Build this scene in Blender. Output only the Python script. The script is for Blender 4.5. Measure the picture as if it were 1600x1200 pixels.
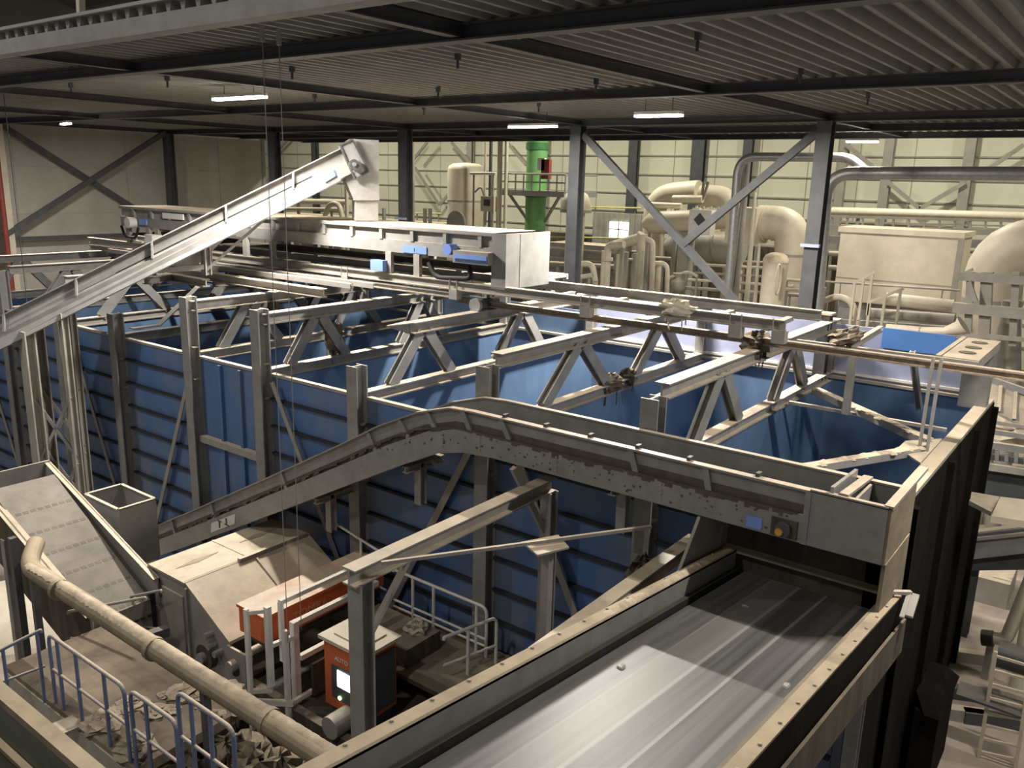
import bpy, math, random
from mathutils import Vector as V, Matrix
random.seed(7)
S = bpy.context.scene
for o in list(bpy.data.objects): bpy.data.objects.remove(o)
COL = S.collection
EYE = 12.0          # the eye stands 12 m above the hall floor; heights below are written relative to the eye

# ---------------------------------------------------------------- camera
F_PX = 1316.07
YAW, PITCH, ROLL = math.radians(53.2305), math.radians(13.6699), math.radians(1.45565)
_cy, _sy = math.cos(YAW), math.sin(YAW)
FW = V((_sy*math.cos(PITCH), _cy*math.cos(PITCH), -math.sin(PITCH)))
_r = V((_cy, -_sy, 0)); _u = _r.cross(FW)
RT = _r*math.cos(ROLL) + _u*math.sin(ROLL)
UP = -_r*math.sin(ROLL) + _u*math.cos(ROLL)
cam = bpy.data.cameras.new('camera'); cam.sensor_width = 36; cam.lens = 36*F_PX/1600
cam.clip_start = 0.05; cam.clip_end = 300
co = bpy.data.objects.new('camera', cam); COL.objects.link(co)
m = Matrix((RT, UP, -FW)).transposed().to_4x4(); m.translation = (0, 0, EYE)
co.matrix_world = m
S.camera = co
def ray(x, y): return FW + RT*((x-800)/F_PX) + UP*((600-y)/F_PX)
def ax(x, y, X): d = ray(x, y); return d*(X/d.x)       # where the sight line meets a plane across the hall
def ay(x, y, Y): d = ray(x, y); return d*(Y/d.y)       # ... a plane along the hall
def az(x, y, Z): d = ray(x, y); return d*(Z/d.z)       # ... a level
def ad(x, y, D): return ray(x, y)*D

# ---------------------------------------------------------------- view, world, lights
S.view_settings.view_transform = 'Standard'; S.view_settings.look = 'None'
S.view_settings.exposure = 0.62; S.view_settings.gamma = 1; S.view_settings.use_curve_mapping = False
w = bpy.data.worlds.new('world'); S.world = w; w.use_nodes = True
bg = w.node_tree.nodes['Background']; bg.inputs[0].default_value = (1.0, 0.97, 0.92, 1); bg.inputs[1].default_value = 0.13
def area(name, loc, sx, sy, power, col=(1, .93, .84)):
    l = bpy.data.lights.new(name, 'AREA'); l.shape = 'RECTANGLE'; l.size = sx; l.size_y = sy
    l.energy = power; l.color = col
    o = bpy.data.objects.new(name, l); COL.objects.link(o)
    o.location = (loc[0], loc[1], loc[2]+EYE)
    return o
P_DECK = 2.1        # light of the tubes under the deck
P_HALL = 0.72       # light of the high-bay lamps of the open hall

# ---------------------------------------------------------------- materials
MATS = {}
DUST = (.68, .565, .41)
def mat(name, col, rough=.6, metal=0., dust=0., var=.25, scale=3., bump=0., dcol=DUST, stretch=None, lo=.55):
    m = bpy.data.materials.new(name); m.use_nodes = True; MATS[name] = m
    nt = m.node_tree; N = nt.nodes; L = nt.links; b = N['Principled BSDF']
    b.inputs['Roughness'].default_value = rough; b.inputs['Metallic'].default_value = metal
    tc = N.new('ShaderNodeTexCoord'); src = tc.outputs['Object']
    if stretch:
        mp = N.new('ShaderNodeMapping'); mp.inputs['Scale'].default_value = stretch
        L.new(src, mp.inputs['Vector']); src = mp.outputs['Vector']
    no = N.new('ShaderNodeTexNoise'); no.inputs['Scale'].default_value = scale; no.inputs['Detail'].default_value = 6
    no.inputs['Roughness'].default_value = .65
    L.new(src, no.inputs['Vector'])
    cr = N.new('ShaderNodeValToRGB')
    cr.color_ramp.elements[0].position = .3; cr.color_ramp.elements[1].position = .7
    cr.color_ramp.elements[0].color = tuple(c*(1-var) for c in col)+(1,)
    cr.color_ramp.elements[1].color = tuple(min(1, c*(1+var*.6)) for c in col)+(1,)
    L.new(no.outputs['Fac'], cr.inputs['Fac']); out = cr.outputs['Color']
    if dust > 0:
        g = N.new('ShaderNodeNewGeometry'); sp = N.new('ShaderNodeSeparateXYZ'); L.new(g.outputs['True Normal'], sp.inputs[0])
        mr = N.new('ShaderNodeMapRange'); mr.inputs[1].default_value = lo; mr.inputs[2].default_value = .92; mr.inputs[4].default_value = dust
        L.new(sp.outputs['Z'], mr.inputs[0])
        n2 = N.new('ShaderNodeTexNoise'); n2.inputs['Scale'].default_value = 1.7; n2.inputs['Detail'].default_value = 4
        L.new(tc.outputs['Object'], n2.inputs['Vector'])
        m2 = N.new('ShaderNodeMapRange'); m2.inputs[1].default_value = .25; m2.inputs[2].default_value = .5; m2.inputs[3].default_value = .6
        L.new(n2.outputs['Fac'], m2.inputs[0])
        mu = N.new('ShaderNodeMath'); mu.operation = 'MULTIPLY'; L.new(mr.outputs[0], mu.inputs[0]); L.new(m2.outputs[0], mu.inputs[1])
        d2 = N.new('ShaderNodeValToRGB'); d2.color_ramp.elements[0].position = .3; d2.color_ramp.elements[1].position = .75
        d2.color_ramp.elements[0].color = tuple(c*.8 for c in dcol)+(1,); d2.color_ramp.elements[1].color = tuple(min(1, c*1.15) for c in dcol)+(1,)
        L.new(no.outputs['Fac'], d2.inputs['Fac'])
        mx = N.new('ShaderNodeMix'); mx.data_type = 'RGBA'
        L.new(mu.outputs[0], mx.inputs[0]); L.new(out, mx.inputs[6]); L.new(d2.outputs['Color'], mx.inputs[7]); out = mx.outputs[2]
    L.new(out, b.inputs['Base Color'])
    if bump:
        bp = N.new('ShaderNodeBump'); bp.inputs['Strength'].default_value = bump; bp.inputs['Distance'].default_value = .05
        L.new(no.outputs['Fac'], bp.inputs['Height']); L.new(bp.outputs['Normal'], b.inputs['Normal'])
    return m
def grime(name, col, dirt, stretch, scale, rough):   # paint with soft patches of dried dirt
    m = mat(name, col, rough, 0, .25, .2, 1.5, 0, DUST, stretch)
    nt = m.node_tree; N = nt.nodes; L = nt.links; b = N['Principled BSDF']; src = b.inputs['Base Color'].links[0].from_socket
    tc = N.new('ShaderNodeTexCoord'); mp = N.new('ShaderNodeMapping'); mp.inputs['Scale'].default_value = stretch; L.new(tc.outputs['Object'], mp.inputs['Vector'])
    no = N.new('ShaderNodeTexNoise'); no.inputs['Scale'].default_value = scale; no.inputs['Detail'].default_value = 5; no.inputs['Distortion'].default_value = .6; L.new(mp.outputs[0], no.inputs['Vector'])
    mr = N.new('ShaderNodeMapRange'); mr.inputs[1].default_value = .42; mr.inputs[2].default_value = .68; mr.inputs[4].default_value = .8; L.new(no.outputs['Fac'], mr.inputs[0])
    mx = N.new('ShaderNodeMix'); mx.data_type = 'RGBA'; L.new(mr.outputs[0], mx.inputs[0]); L.new(src, mx.inputs[6]); mx.inputs[7].default_value = tuple(dirt)+(1,)
    L.new(mx.outputs[2], b.inputs['Base Color']); return m
def glow(name, col, strength):
    m = bpy.data.materials.new(name); m.use_nodes = True; MATS[name] = m
    nt = m.node_tree; b = nt.nodes['Principled BSDF']
    b.inputs['Base Color'].default_value = (.8, .8, .8, 1)
    b.inputs['Emission Color'].default_value = col+(1,); b.inputs['Emission Strength'].default_value = strength
    return m
STEEL = mat('grey_steel', (.255, .252, .243), .55, 0, .95, .22, 2.5)
STEEL_L = mat('light_steel', (.30, .288, .268), .5, 0, .95, .15, 2)
GALV = mat('galvanised_steel', (.42, .42, .42), .42, .55, .45, .2, 6)
DARK = mat('dark_painted_steel', (.070, .074, .080), .55, 0, .15, .3, 2)
DARKER = mat('black_steel', (.022, .021, .02), .7, 0, .25, .3, 2)
DECK = mat('deck_sheet', (.215, .215, .205), .55, .0, 0, .18, 1.2)
BLUE = grime('grimy_blue_paint', (.080, .165, .36), (.19, .205, .225), (1, 1, .35), .8, .5)
BLUE_IN = grime('worn_blue_plate', (.125, .205, .345), (.075, .115, .19), (1, 1, .3), .5, .4)
LAV = mat('pale_blue_plate', (.36, .39, .55), .35, 0, .3, .12, .8)
BRIGHTBLUE = mat('bright_blue_plate', (.10, .25, .62), .35, 0, .2, .12, .8)
CONC = mat('concrete_block_wall', (.43, .415, .37), .9, 0, 0, .16, .5)
CLAD = mat('cream_cladding', (.64, .635, .51), .5, 0, 0, .06, .4)
FLOOR = mat('dusty_concrete_floor', (.40, .335, .275), .9, 0, 0, .35, .6, .2)
MACH = mat('cream_machine_paint', (.60, .54, .42), .5, 0, .6, .12, 1.5, 0, (.66, .57, .42))
MACHG = mat('grey_machine_paint', (.33, .31, .27), .55, 0, .7, .2, 1.5)
PIPE = mat('cream_pipe', (.62, .57, .45), .45, 0, .6, .15, 2)
GREEN = mat('green_paint', (.15, .36, .13), .45, 0, .2, .2, 1)
ORANGE = mat('orange_paint', (.62, .135, .035), .45, 0, .95, .12, 3)
WHITE = mat('white_paint', (.72, .71, .68), .5, 0, .6, .1, 3)
LABELB = mat('blue_label', (.19, .31, .72), .4, 0, 0, .08, 3)
NAVY = mat('navy_stripe', (.03, .06, .14), .4)
BLACK = mat('black_rubber', (.014, .014, .014), .75, 0, .1, .3, 3)
RAILBLUE = mat('blue_handrail_paint', (.13, .17, .30), .5, 0, .95, .2, 4, 0, DUST, None, .2)
DUSTM = mat('dust_layer', DUST, .95, 0, 0, .35, 3, .5)
DEBRIS = mat('shredded_waste', (.11, .085, .06), .95, 0, .6, .55, 7, .8)
RUST = mat('rusty_rail', (.33, .265, .20), .8, 0, .8, .35, 8, 0, (.50, .415, .31))
RED = mat('dark_red_paint', (.25, .045, .035), .6)
YELLOW = mat('yellow_paint', (.60, .55, .22), .5)
AMBER = mat('amber_knob', (.65, .30, .04), .5)
PALE = mat('pale_matter', (.72, .65, .52), .95, 0, 0, .15, 1.5, .4)
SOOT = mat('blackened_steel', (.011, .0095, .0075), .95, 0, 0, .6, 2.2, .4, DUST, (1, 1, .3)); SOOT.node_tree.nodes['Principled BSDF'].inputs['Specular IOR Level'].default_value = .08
BROWN = mat('brown_dusted_steel', (.22, .18, .125), .85, 0, .9, .3, 2.2, .2, (.60, .485, .335), None, .15)
DIRTY = mat('dirt_crusted_steel', (.085, .07, .05), .9, 0, .3, .5, 2.2, .4, DUST, (1, 1, .3))
GLOW = glow('lamp_diffuser', (1.0, .95, .86), 14)
SCREEN = glow('lit_screen', (.75, .88, 1.0), 4)
LEDG = glow('green_led', (.4, 1.0, .35), 5)
DAY = glow('daylight_pane', (.95, 1.0, .98), 2.2)

# belt: lengthwise scuffs and pale stripes worn into the rubber (runs along local X)
def belt_mat():
    m = bpy.data.materials.new('scuffed_belt'); m.use_nodes = True
    nt = m.node_tree; N = nt.nodes; L = nt.links; b = N['Principled BSDF']; b.inputs['Roughness'].default_value = .42
    tc = N.new('ShaderNodeTexCoord'); sp = N.new('ShaderNodeSeparateXYZ'); L.new(tc.outputs['Object'], sp.inputs[0])
    mp = N.new('ShaderNodeMapping'); mp.inputs['Scale'].default_value = (.12, 6, 1); L.new(tc.outputs['Object'], mp.inputs['Vector'])
    n1 = N.new('ShaderNodeTexNoise'); n1.inputs['Scale'].default_value = 1.6; n1.inputs['Detail'].default_value = 7; L.new(mp.outputs[0], n1.inputs['Vector'])
    c1 = N.new('ShaderNodeValToRGB'); c1.color_ramp.elements[0].position = .33; c1.color_ramp.elements[1].position = .72
    c1.color_ramp.elements[0].color = (.042, .041, .040, 1); c1.color_ramp.elements[1].color = (.17, .168, .16, 1)
    L.new(n1.outputs['Fac'], c1.inputs['Fac'])
    # broad pale bands
    cb = N.new('ShaderNodeValToRGB'); mr = N.new('ShaderNodeMapRange'); mr.inputs[1].default_value = -1.1; mr.inputs[2].default_value = 1.16
    L.new(sp.outputs['Y'], mr.inputs[0]); L.new(mr.outputs[0], cb.inputs['Fac'])
    r = cb.color_ramp; r.elements[0].position = 0; r.elements[0].color = (.25, .25, .25, 1); r.elements[1].position = 1; r.elements[1].color = (.30, .30, .30, 1)
    for p, v in ((.16, .2), (.175, .75), (.20, .75), (.215, .15), (.30, .3), (.36, .1), (.395, .1), (.398, 1), (.412, 1), (.42, .15), (.58, .15), (.588, 1), (.602, 1), (.61, .5), (.78, .55), (.79, .85), (.80, .3), (.93, .25)):
        e = r.elements.new(p); e.color = (v, v, v, 1)
    mx = N.new('ShaderNodeMix'); mx.data_type = 'RGBA'; L.new(cb.outputs['Color'], mx.inputs[0])
    L.new(c1.outputs['Color'], mx.inputs[6]); mx.inputs[7].default_value = (.36, .35, .32, 1)
    L.new(mx.outputs[2], b.inputs['Base Color'])
    return m
BELT = belt_mat()

# ---------------------------------------------------------------- mesh helpers
class MB:
    def __init__(s): s.v = []; s.f = []; s.sm = []
    def add(s, vs, fs, smooth=False):
        n = len(s.v); s.v += [V(a) for a in vs]
        for f in fs: s.f.append([n+i for i in f]); s.sm.append(smooth)
        return s
    def box(s, a, b):
        x0, y0, z0 = a; x1, y1, z1 = b
        return s.hexa([(x0, y0, z0), (x1, y0, z0), (x1, y1, z0), (x0, y1, z0)], [(x0, y0, z1), (x1, y0, z1), (x1, y1, z1), (x0, y1, z1)])
    def hexa(s, lo, hi):
        return s.add(list(lo)+list(hi), [(3, 2, 1, 0), (4, 5, 6, 7), (0, 1, 5, 4), (1, 2, 6, 5), (2, 3, 7, 6), (3, 0, 4, 7)])
    def prism(s, poly, vec):
        n = len(poly); vec = V(vec); p = [V(a) for a in poly]
        return s.add(p+[a+vec for a in p], [tuple(range(n))[::-1], tuple(range(n, 2*n))]+[(i, (i+1) % n, n+(i+1) % n, n+i) for i in range(n)])
    def frame(s, p, q, up=(0, 0, 1)):
        p, q = V(p), V(q); d = (q-p).normalized(); u = V(up); u = u-d*u.dot(d)
        if u.length < 1e-4: u = V((0, 1, 0)) if abs(d.y) < .9 else V((1, 0, 0)); u = u-d*u.dot(d)
        u.normalize(); return p, q, d, d.cross(u), u
    def beam(s, p, q, w=.2, h=.2, kind='box', t=.02, up=(0, 0, 1), c=(0, 0)):
        p, q, d, sd, u = s.frame(p, q, up); a, b = w/2, h/2
        if kind == 'box': pr = [(-a, -b), (a, -b), (a, b), (-a, b)]
        elif kind == 'I':
            k = t*.7; pr = [(-a, -b), (a, -b), (a, -b+t), (k, -b+t), (k, b-t), (a, b-t), (a, b), (-a, b), (-a, b-t), (-k, b-t), (-k, -b+t), (-a, -b+t)]
        elif kind == 'C': pr = [(-a, -b), (a, -b), (a, -b+t), (-a+t, -b+t), (-a+t, b-t), (a, b-t), (a, b), (-a, b)]
        elif kind == 'D': pr = [(a, -b), (a, b), (-a, b), (-a, b-t), (a-t, b-t), (a-t, -b+t), (-a, -b+t), (-a, -b)]
        elif kind == 'L': pr = [(-a, -b), (a, -b), (a, -b+t), (-a+t, -b+t), (-a+t, b), (-a, b)]
        return s.prism([p+sd*(x+c[0])+u*(y+c[1]) for x, y in pr], q-p)
    def tube(s, pts, r, n=10, cap=True, close=False):
        pts = [V(p) for p in pts]; m = len(pts); rings = []; u = None
        rr = r if isinstance(r, (list, tuple)) else [r]*m
        for i, p in enumerate(pts):
            a = pts[i-1] if i else pts[i]; b = pts[i+1] if i < m-1 else pts[i]; d = (b-a).normalized()
            if u is None: u = V((0, 0, 1)) if abs(d.z) < .9 else V((1, 0, 0))
            u = (u-d*u.dot(d)).normalized(); sd = d.cross(u)
            rings.append([p+(u*math.cos(2*math.pi*k/n)+sd*math.sin(2*math.pi*k/n))*rr[i] for k in range(n)])
        vs = [v for g in rings for v in g]
        fs = [(i*n+k, (i+1)*n+k, (i+1)*n+(k+1) % n, i*n+(k+1) % n) for i in range(m-1) for k in range(n)]
        s.add(vs, fs, True)
        if cap: s.add(rings[0], [tuple(range(n))]); s.add(rings[-1], [tuple(range(n))[::-1]])
        return s
    def cyl(s, p, q, r, n=16, cap=True): return s.tube([p, q], r, n, cap)
    def lathe(s, base, prof, n=24):      # profile of (radius, height) about a vertical axis
        return s.tube([V(base)+V((0, 0, h)) for _, h in prof], [max(r, .001) for r, _ in prof], n)
    def bolts(s, pts, r=.018, n=6, nrm=(-1, 0, 0)):
        for p in pts: s.cyl(p, V(p)+V(nrm)*r, r, n)
        return s
def ridge(x, y0, y1, zf, w, h, axis='y', n=160, k=7):      # a loose bank of dust lying along a ledge
    g = MB(); vs = []
    for i in range(n+1):
        t = i/n; a = y0+(y1-y0)*t; e = min(1, t*8, (1-t)*8); hh = h*e*(.55+.45*random.random()); ww = w*(.75+.25*random.random())
        for j in range(k):
            u = -1+2*j/(k-1); d = hh*(1-u*u)*(1 if abs(u) == 1 else random.uniform(.8, 1.1))
            p = (x+u*ww, a) if axis == 'y' else (a, x+u*ww)
            vs.append((p[0], p[1], zf(*p)+d-.004))
    g.add(vs, [(i*k+j, i*k+j+1, (i+1)*k+j+1, (i+1)*k+j) for i in range(n) for j in range(k-1)], True)
    return g
def fillet(pts, r, n=5):
    pts = [V(p) for p in pts]; out = [pts[0]]
    for i in range(1, len(pts)-1):
        a, b, c = pts[i-1], pts[i], pts[i+1]; d1 = (a-b); d2 = (c-b); k = min(r, d1.length*.49, d2.length*.49)
        p, q = b+d1.normalized()*k, b+d2.normalized()*k
        for j in range(n+1):
            t = j/n; out.append(p*(1-t)**2+b*2*t*(1-t)+q*t*t)
    out.append(pts[-1]); return out

ROOT = {}
def name_of(n): return n
def build(name, mb, material, parent=None, base=None):
    me = bpy.data.meshes.new(name)
    if parent is not None: base = ROOT[parent.name]
    elif base is None:
        n = len(mb.v); base = V((sum(v.x for v in mb.v)/n, sum(v.y for v in mb.v)/n, min(v.z for v in mb.v)))
    base = V(base)
    me.from_pydata([v-base for v in mb.v], [], mb.f); me.materials.append(material)
    me.polygons.foreach_set('use_smooth', mb.sm); me.validate(); me.update()
    import bmesh
    bm = bmesh.new(); bm.from_mesh(me); bmesh.ops.recalc_face_normals(bm, faces=bm.faces); bm.to_mesh(me); bm.free()
    o = bpy.data.objects.new(name, me); COL.objects.link(o)
    if parent is not None: o.parent = parent
    else: o.location = base+V((0, 0, EYE))
    ROOT[o.name] = base
    return o
def add_faces(o, mb, material):         # more faces of another material on the same mesh
    import bmesh
    base = ROOT[o.name]; me = o.data; me.materials.append(material); k = len(me.materials)-1
    bm = bmesh.new(); bm.from_mesh(me); vs = [bm.verts.new(v-base) for v in mb.v]; new = []
    for f in mb.f: fc = bm.faces.new([vs[i] for i in f]); fc.material_index = k; new.append(fc)
    bmesh.ops.recalc_face_normals(bm, faces=new); bm.to_mesh(me); bm.free(); return o
def tag(o, label=None, cat=None, group=None, kind=None):
    if label: o['label'] = label
    if cat: o['category'] = cat
    if group: o['group'] = group
    if kind: o['kind'] = kind
    return o
def thing(name, label, cat, base, group=None):
    o = bpy.data.objects.new(name, None); COL.objects.link(o); o.empty_display_size = .2
    o.location = V(base)+V((0, 0, EYE)); ROOT[o.name] = V(base)
    return tag(o, label, cat, group)
def solo(name, mb, material, label, cat, group=None): return tag(build(name, mb, material), label, cat, group)
def struct(name, mb, material, parent=None):
    o = build(name, mb, material, parent)
    if parent is None: o['kind'] = 'structure'
    return o
def dup(root, delta, label, group=None):
    r = root.copy(); COL.objects.link(r); r.location = root.location+V(delta); r['label'] = label
    if group: r['group'] = group
    for ch in list(root.children):
        c = ch.copy(); COL.objects.link(c); c.parent = r
        for g in list(ch.children):
            d = g.copy(); COL.objects.link(d); d.parent = c
    return r
def text_part(name, txt, material, parent, origin, right, upv, size, depth=.004):
    cu = bpy.data.curves.new(name, 'FONT'); cu.body = txt; cu.size = size; cu.extrude = depth
    tmp = bpy.data.objects.new('tmp_text', cu); COL.objects.link(tmp)
    dg = bpy.context.evaluated_depsgraph_get(); me = bpy.data.meshes.new_from_object(tmp.evaluated_get(dg))
    bpy.data.objects.remove(tmp)
    right, upv = V(right).normalized(), V(upv).normalized(); nz = right.cross(upv); base = ROOT[parent.name]
    for v in me.vertices: v.co = V(origin)-base+right*v.co.x+upv*v.co.y+nz*v.co.z
    me.materials.clear(); me.materials.append(material); me.name = name
    o = bpy.data.objects.new(name, me); COL.objects.link(o); o.parent = parent; ROOT[o.name] = base
    return o
# ================================================================ the hall
struct('floor', MB().box((-8, -20, -12.3), (56, 92, -12)), FLOOR)
# steel deck overhead: trapezoid sheet, ribs running away across the hall
DX0, DX1, DY0, DY1, PT = 7.5, 38.3, -16.0, 46.5, .375
d = MB(); prof = []; y = DY0
while y < DY1: prof += [(y, 2.40), (y+.21, 2.40), (y+.255, 2.25), (y+.33, 2.25)]; y += PT
prof.append((y, 2.40)); T = 2.44
for (y0, z0), (y1, z1) in zip(prof, prof[1:]):
    d.add([(DX0, y0, z0), (DX1, y0, z0), (DX1, y1, z1), (DX0, y1, z1)], [(0, 1, 2, 3)])
    for X in (DX0, DX1): d.add([(X, y0, z0), (X, y1, z1), (X, y1, T), (X, y0, T)], [(0, 1, 2, 3)])
d.add([(DX0, DY0, T), (DX1, DY0, T), (DX1, y, T), (DX0, y, T)], [(0, 1, 2, 3)])
struct('ceiling', d, DECK)
struct('ceiling_upper', MB().box((-8, -20, 9.0), (56, 92, 9.3)), DECK)
wl = struct('wall_left', MB().box((6, 47, -12), (35.2, 47.4, 9)), CONC)
g = MB()
for z in (-9.6, -7.2, -4.8, -2.4, 0.0, 2.4): g.box((6, 46.985, z), (35.2, 47, z+.025))
for x in (8, 14, 20, 26, 32): g.box((x, 46.985, -12), (x+.025, 47, 9))
struct('panel_joint', g, MACHG, wl)
struct('trim_1', MB().box((35.2, 46.95, -12), (35.45, 47.45, 9)), STEEL_L)
wb = struct('wall_back', MB().box((55, -20, -12), (55.3, 92, 9)), CLAD)
g = MB(); z = -11.2
while z < 8: g.box((54.9, -20, z), (55, 92, z+.09)); z += 1.3
struct('girt', g, MACHG, wb)
g = MB(); y = -19
while y < 90: g.box((54.985, y, -12), (55, y+.05, 9)); y += 3.1
struct('panel_seam', g, MACHG, wb)
struct('wall_left_far', MB().box((35, 84, -12), (55, 84.3, 9)), CLAD)

# beams under the deck
BX = [(7.62, 'grey edge beam along the near lip of the roof deck', STEEL, 'C'), (10.4, 'dark roof beam nearest the viewer, below the corrugated deck', DARK, 'I'),
      (19.15, 'second dark roof beam from the viewer, above the bunkers', DARK, 'I'), (28.2, 'dark roof beam resting on the row of hall columns', DARK, 'I'),
      (33.2, 'thin dark roof beam just behind the column row', DARK, 'I'), (38.0, 'dark beam along the far lip of the roof deck', DARK, 'I')]
for X, lb, mt, k in BX:
    solo('roof_beam', MB().beam((X, -16, 2.125), (X, 46.3, 2.125), .30, .25, k, .03), mt, lb, 'beam', 'beams under the roof deck')
for Y, lb in ((-.3, 'roof cross beam nearest the right edge of the view'), (8.9, 'roof cross beam in line with the hall column on the right'), (18.1, 'roof cross beam in line with the middle hall column'),
              (27.3, 'roof cross beam above the tall chute of the inclined conveyor'), (36.5, 'roof cross beam far left, just before the end wall'), (46.1, 'roof cross beam along the concrete end wall')):
    solo('roof_cross_beam', MB().beam((7.8, Y, 2.15), (37.8, Y, 2.15), .18, .20, 'I', .02), DARK, lb, 'beam', 'cross beams under the roof deck')
solo('edge_strip', MB().beam((7.44, -16, 2.42), (7.44, 46.5, 2.42), .06, .05), STEEL_L, 'thin pale strip along the top of the roof deck edge', 'strip')
# hall columns carrying the deck
CYS = [(8.87, 'dark steel hall column on the right with a bracing strut at its top'), (18.15, 'dark steel hall column right of the green stack'),
       (27.25, 'dark steel hall column right of the inclined conveyor chute'), (36.45, 'dark steel hall column at the end of the concrete wall'), (46.0, 'dark steel hall column standing against the concrete wall')]
for k, (Y, lb) in enumerate(CYS):
    t = thing('hall_column', lb, 'column', (28.1, Y, -12), 'columns carrying the roof deck')
    build('shaft', MB().beam((28.1, Y, -12), (28.1, Y, 2.0), .46, .46, 'I', .05, (1, 0, 0)), DARK, t)
    build('base_plate', MB().box((27.75, Y-.35, -12), (28.45, Y+.35, -11.95)), DARK, t)
    if k in (0, 2): build('bracket', MB().box((27.7, Y-.3, -1.9), (27.86, Y+.3, -1.8)), LAV, t)
solo('diagonal_brace', MB().beam((28.1, 17.9, 1.7), (28.1, 9.1, -5.9), .26, .2, 'box', .02, (1, 0, 0)), DARK, 'long dark diagonal strut falling right from the middle hall column', 'brace')
solo('diagonal_brace', MB().beam((28.04, 9.1, 1.7), (28.04, 13.45, -2.1), .255, .19, 'box', .02, (1, 0, 0)), DARK, 'dark diagonal strut falling left from the right-hand hall column', 'brace')
solo('diagonal_brace', MB().beam((27.9, 45.9, 2.1), (18.7, 45.9, -3.4), .26, .2, 'box', .02, (0, 1, 0)), DARK, 'dark brace on the concrete wall rising to the right', 'brace')
solo('diagonal_brace', MB().beam((19.1, 46.2, 2.1), (27.9, 46.2, -3.4), .26, .2, 'box', .02, (0, 1, 0)), DARK, 'dark brace on the concrete wall falling to the right', 'brace')
solo('wall_rail', MB().beam((19, 46.4, -3.6), (28, 46.4, -3.6), .2, .2, 'box'), DARK, 'dark horizontal rail low on the concrete wall under the braces', 'rail')
solo('corner_column', MB().beam((19.05, 46.0, -12), (19.05, 46.0, 2), .3, .34, 'box', .03, (1, 0, 0)), MACH, 'cream column at the left edge beside the concrete wall', 'column')
solo('fire_pipe', MB().cyl((18.7, 45.6, -12), (18.7, 45.6, 2), .13, 12), RED, 'dark red pipe running up beside the cream corner column', 'pipe')

# columns and bracing on the far cladding wall
FC = [(492, .55, DARK, 'dark column on the far wall left of the conveyor head'), (735, .5, MACHG, 'grey column on the far wall behind the cream vessel'), (849, .35, MACHG, 'slim grey column on the far wall just left of the green stack'),
      (990, .7, DARK, 'dark far wall column left of the round duct elbows'), (1091, .9, DARK, 'dark double column on the far wall above the round ducts'), (1168, .6, DARK, 'dark far wall column behind the slim galvanised pipe'),
      (1318, .5, MACHG, 'far wall column just right of the thick galvanised bend'), (1388, .55, MACHG, 'grey far wall column above the white cabinet, on its left'), (1514, .55, MACHG, 'grey far wall column above the white cabinet, on its right')]
for px, wd, mt, lb in FC:
    p = ax(px, 250, 54.6)
    solo('wall_column', MB().beam((54.6, p.y, -12), (54.6, p.y, 8.9), wd, .4, 'I', .06, (1, 0, 0)), mt, lb, 'column', 'columns on the far wall')
def wbrace(a, b, lb, r=.16, X=54.2):
    p, q = ax(*a, X), ax(*b, X)
    solo('wall_brace', MB().beam(p, q, r*1.4, .12, 'box', .02, (1, 0, 0)), MACHG, lb, 'brace', 'braces on the far wall')
wbrace((1388, 285), (1437, 326), 'far wall brace falling right, above the white cabinet')
wbrace((1508, 285), (1437, 326), 'far wall brace falling left, above the white cabinet')
wbrace((1600, 226), (1548, 262), 'far wall brace at the right edge of the view')
wbrace((1322, 226), (1366, 262), 'far wall brace beside the far right ceiling lamp')
wbrace((648, 262), (686, 320), 'far wall brace just right of the cream standpipe, falling right')
wbrace((728, 268), (688, 320), 'far wall brace falling left behind the cream vessel')
wbrace((705, 222), (735, 256), 'far wall brace high above the cream vessel')
wbrace((790, 220), (822, 258), 'far wall brace just left of the green stack')
wbrace((668, 222), (645, 250), 'short far wall brace high up right of the cream standpipe')
wbrace((456, 212), (430, 240), 'far wall brace in the corner beside the concrete wall')

# tube lamps under the deck
def lamp(p, q, label, power, wd=.22):
    p, q = V(p), V(q); c = (p+q)/2; ln = (q-p).length
    t = thing('tube_lamp', label, 'lamp', c, 'tube lamps under the roof deck')
    build('housing', MB().beam(p+V((0, 0, .10)), q+V((0, 0, .10)), wd, .08), WHITE, t)
    build('diffuser', MB().beam(p+V((0, 0, .03)), q+V((0, 0, .03)), wd*.9, .06), GLOW, t)
    for f in (.2, .8): a = p.lerp(q, f); build('hanger', MB().cyl(a+V((0, 0, .13)), (a.x, a.y, 2.42), .012, 6), DARK, t)
    area('lamp_light', (c.x, c.y, c.z-.02), wd*.8, ln, power*P_DECK)
lamp((14.4, 19.0, 1.88), (14.4, 21.15, 1.88), 'bright tube lamp hanging highest, left of centre', 720)
lamp((24.9, 17.0, 1.76), (24.9, 19.0, 1.76), 'tube lamp just left of the middle hall column', 170)
lamp((21.4, 10.6, 1.73), (21.4, 11.95, 1.73), 'bright tube lamp right of the middle hall column', 900, .3)
lamp((35.0, 9.05, 1.70), (35.0, 10.2, 1.70), 'small tube lamp right of the right-hand hall column', 130, .3)
lamp((17.6, 35.9, 1.72), (17.9, 37.1, 1.72), 'small tube lamp far left against the concrete wall', 420, .2)
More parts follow.
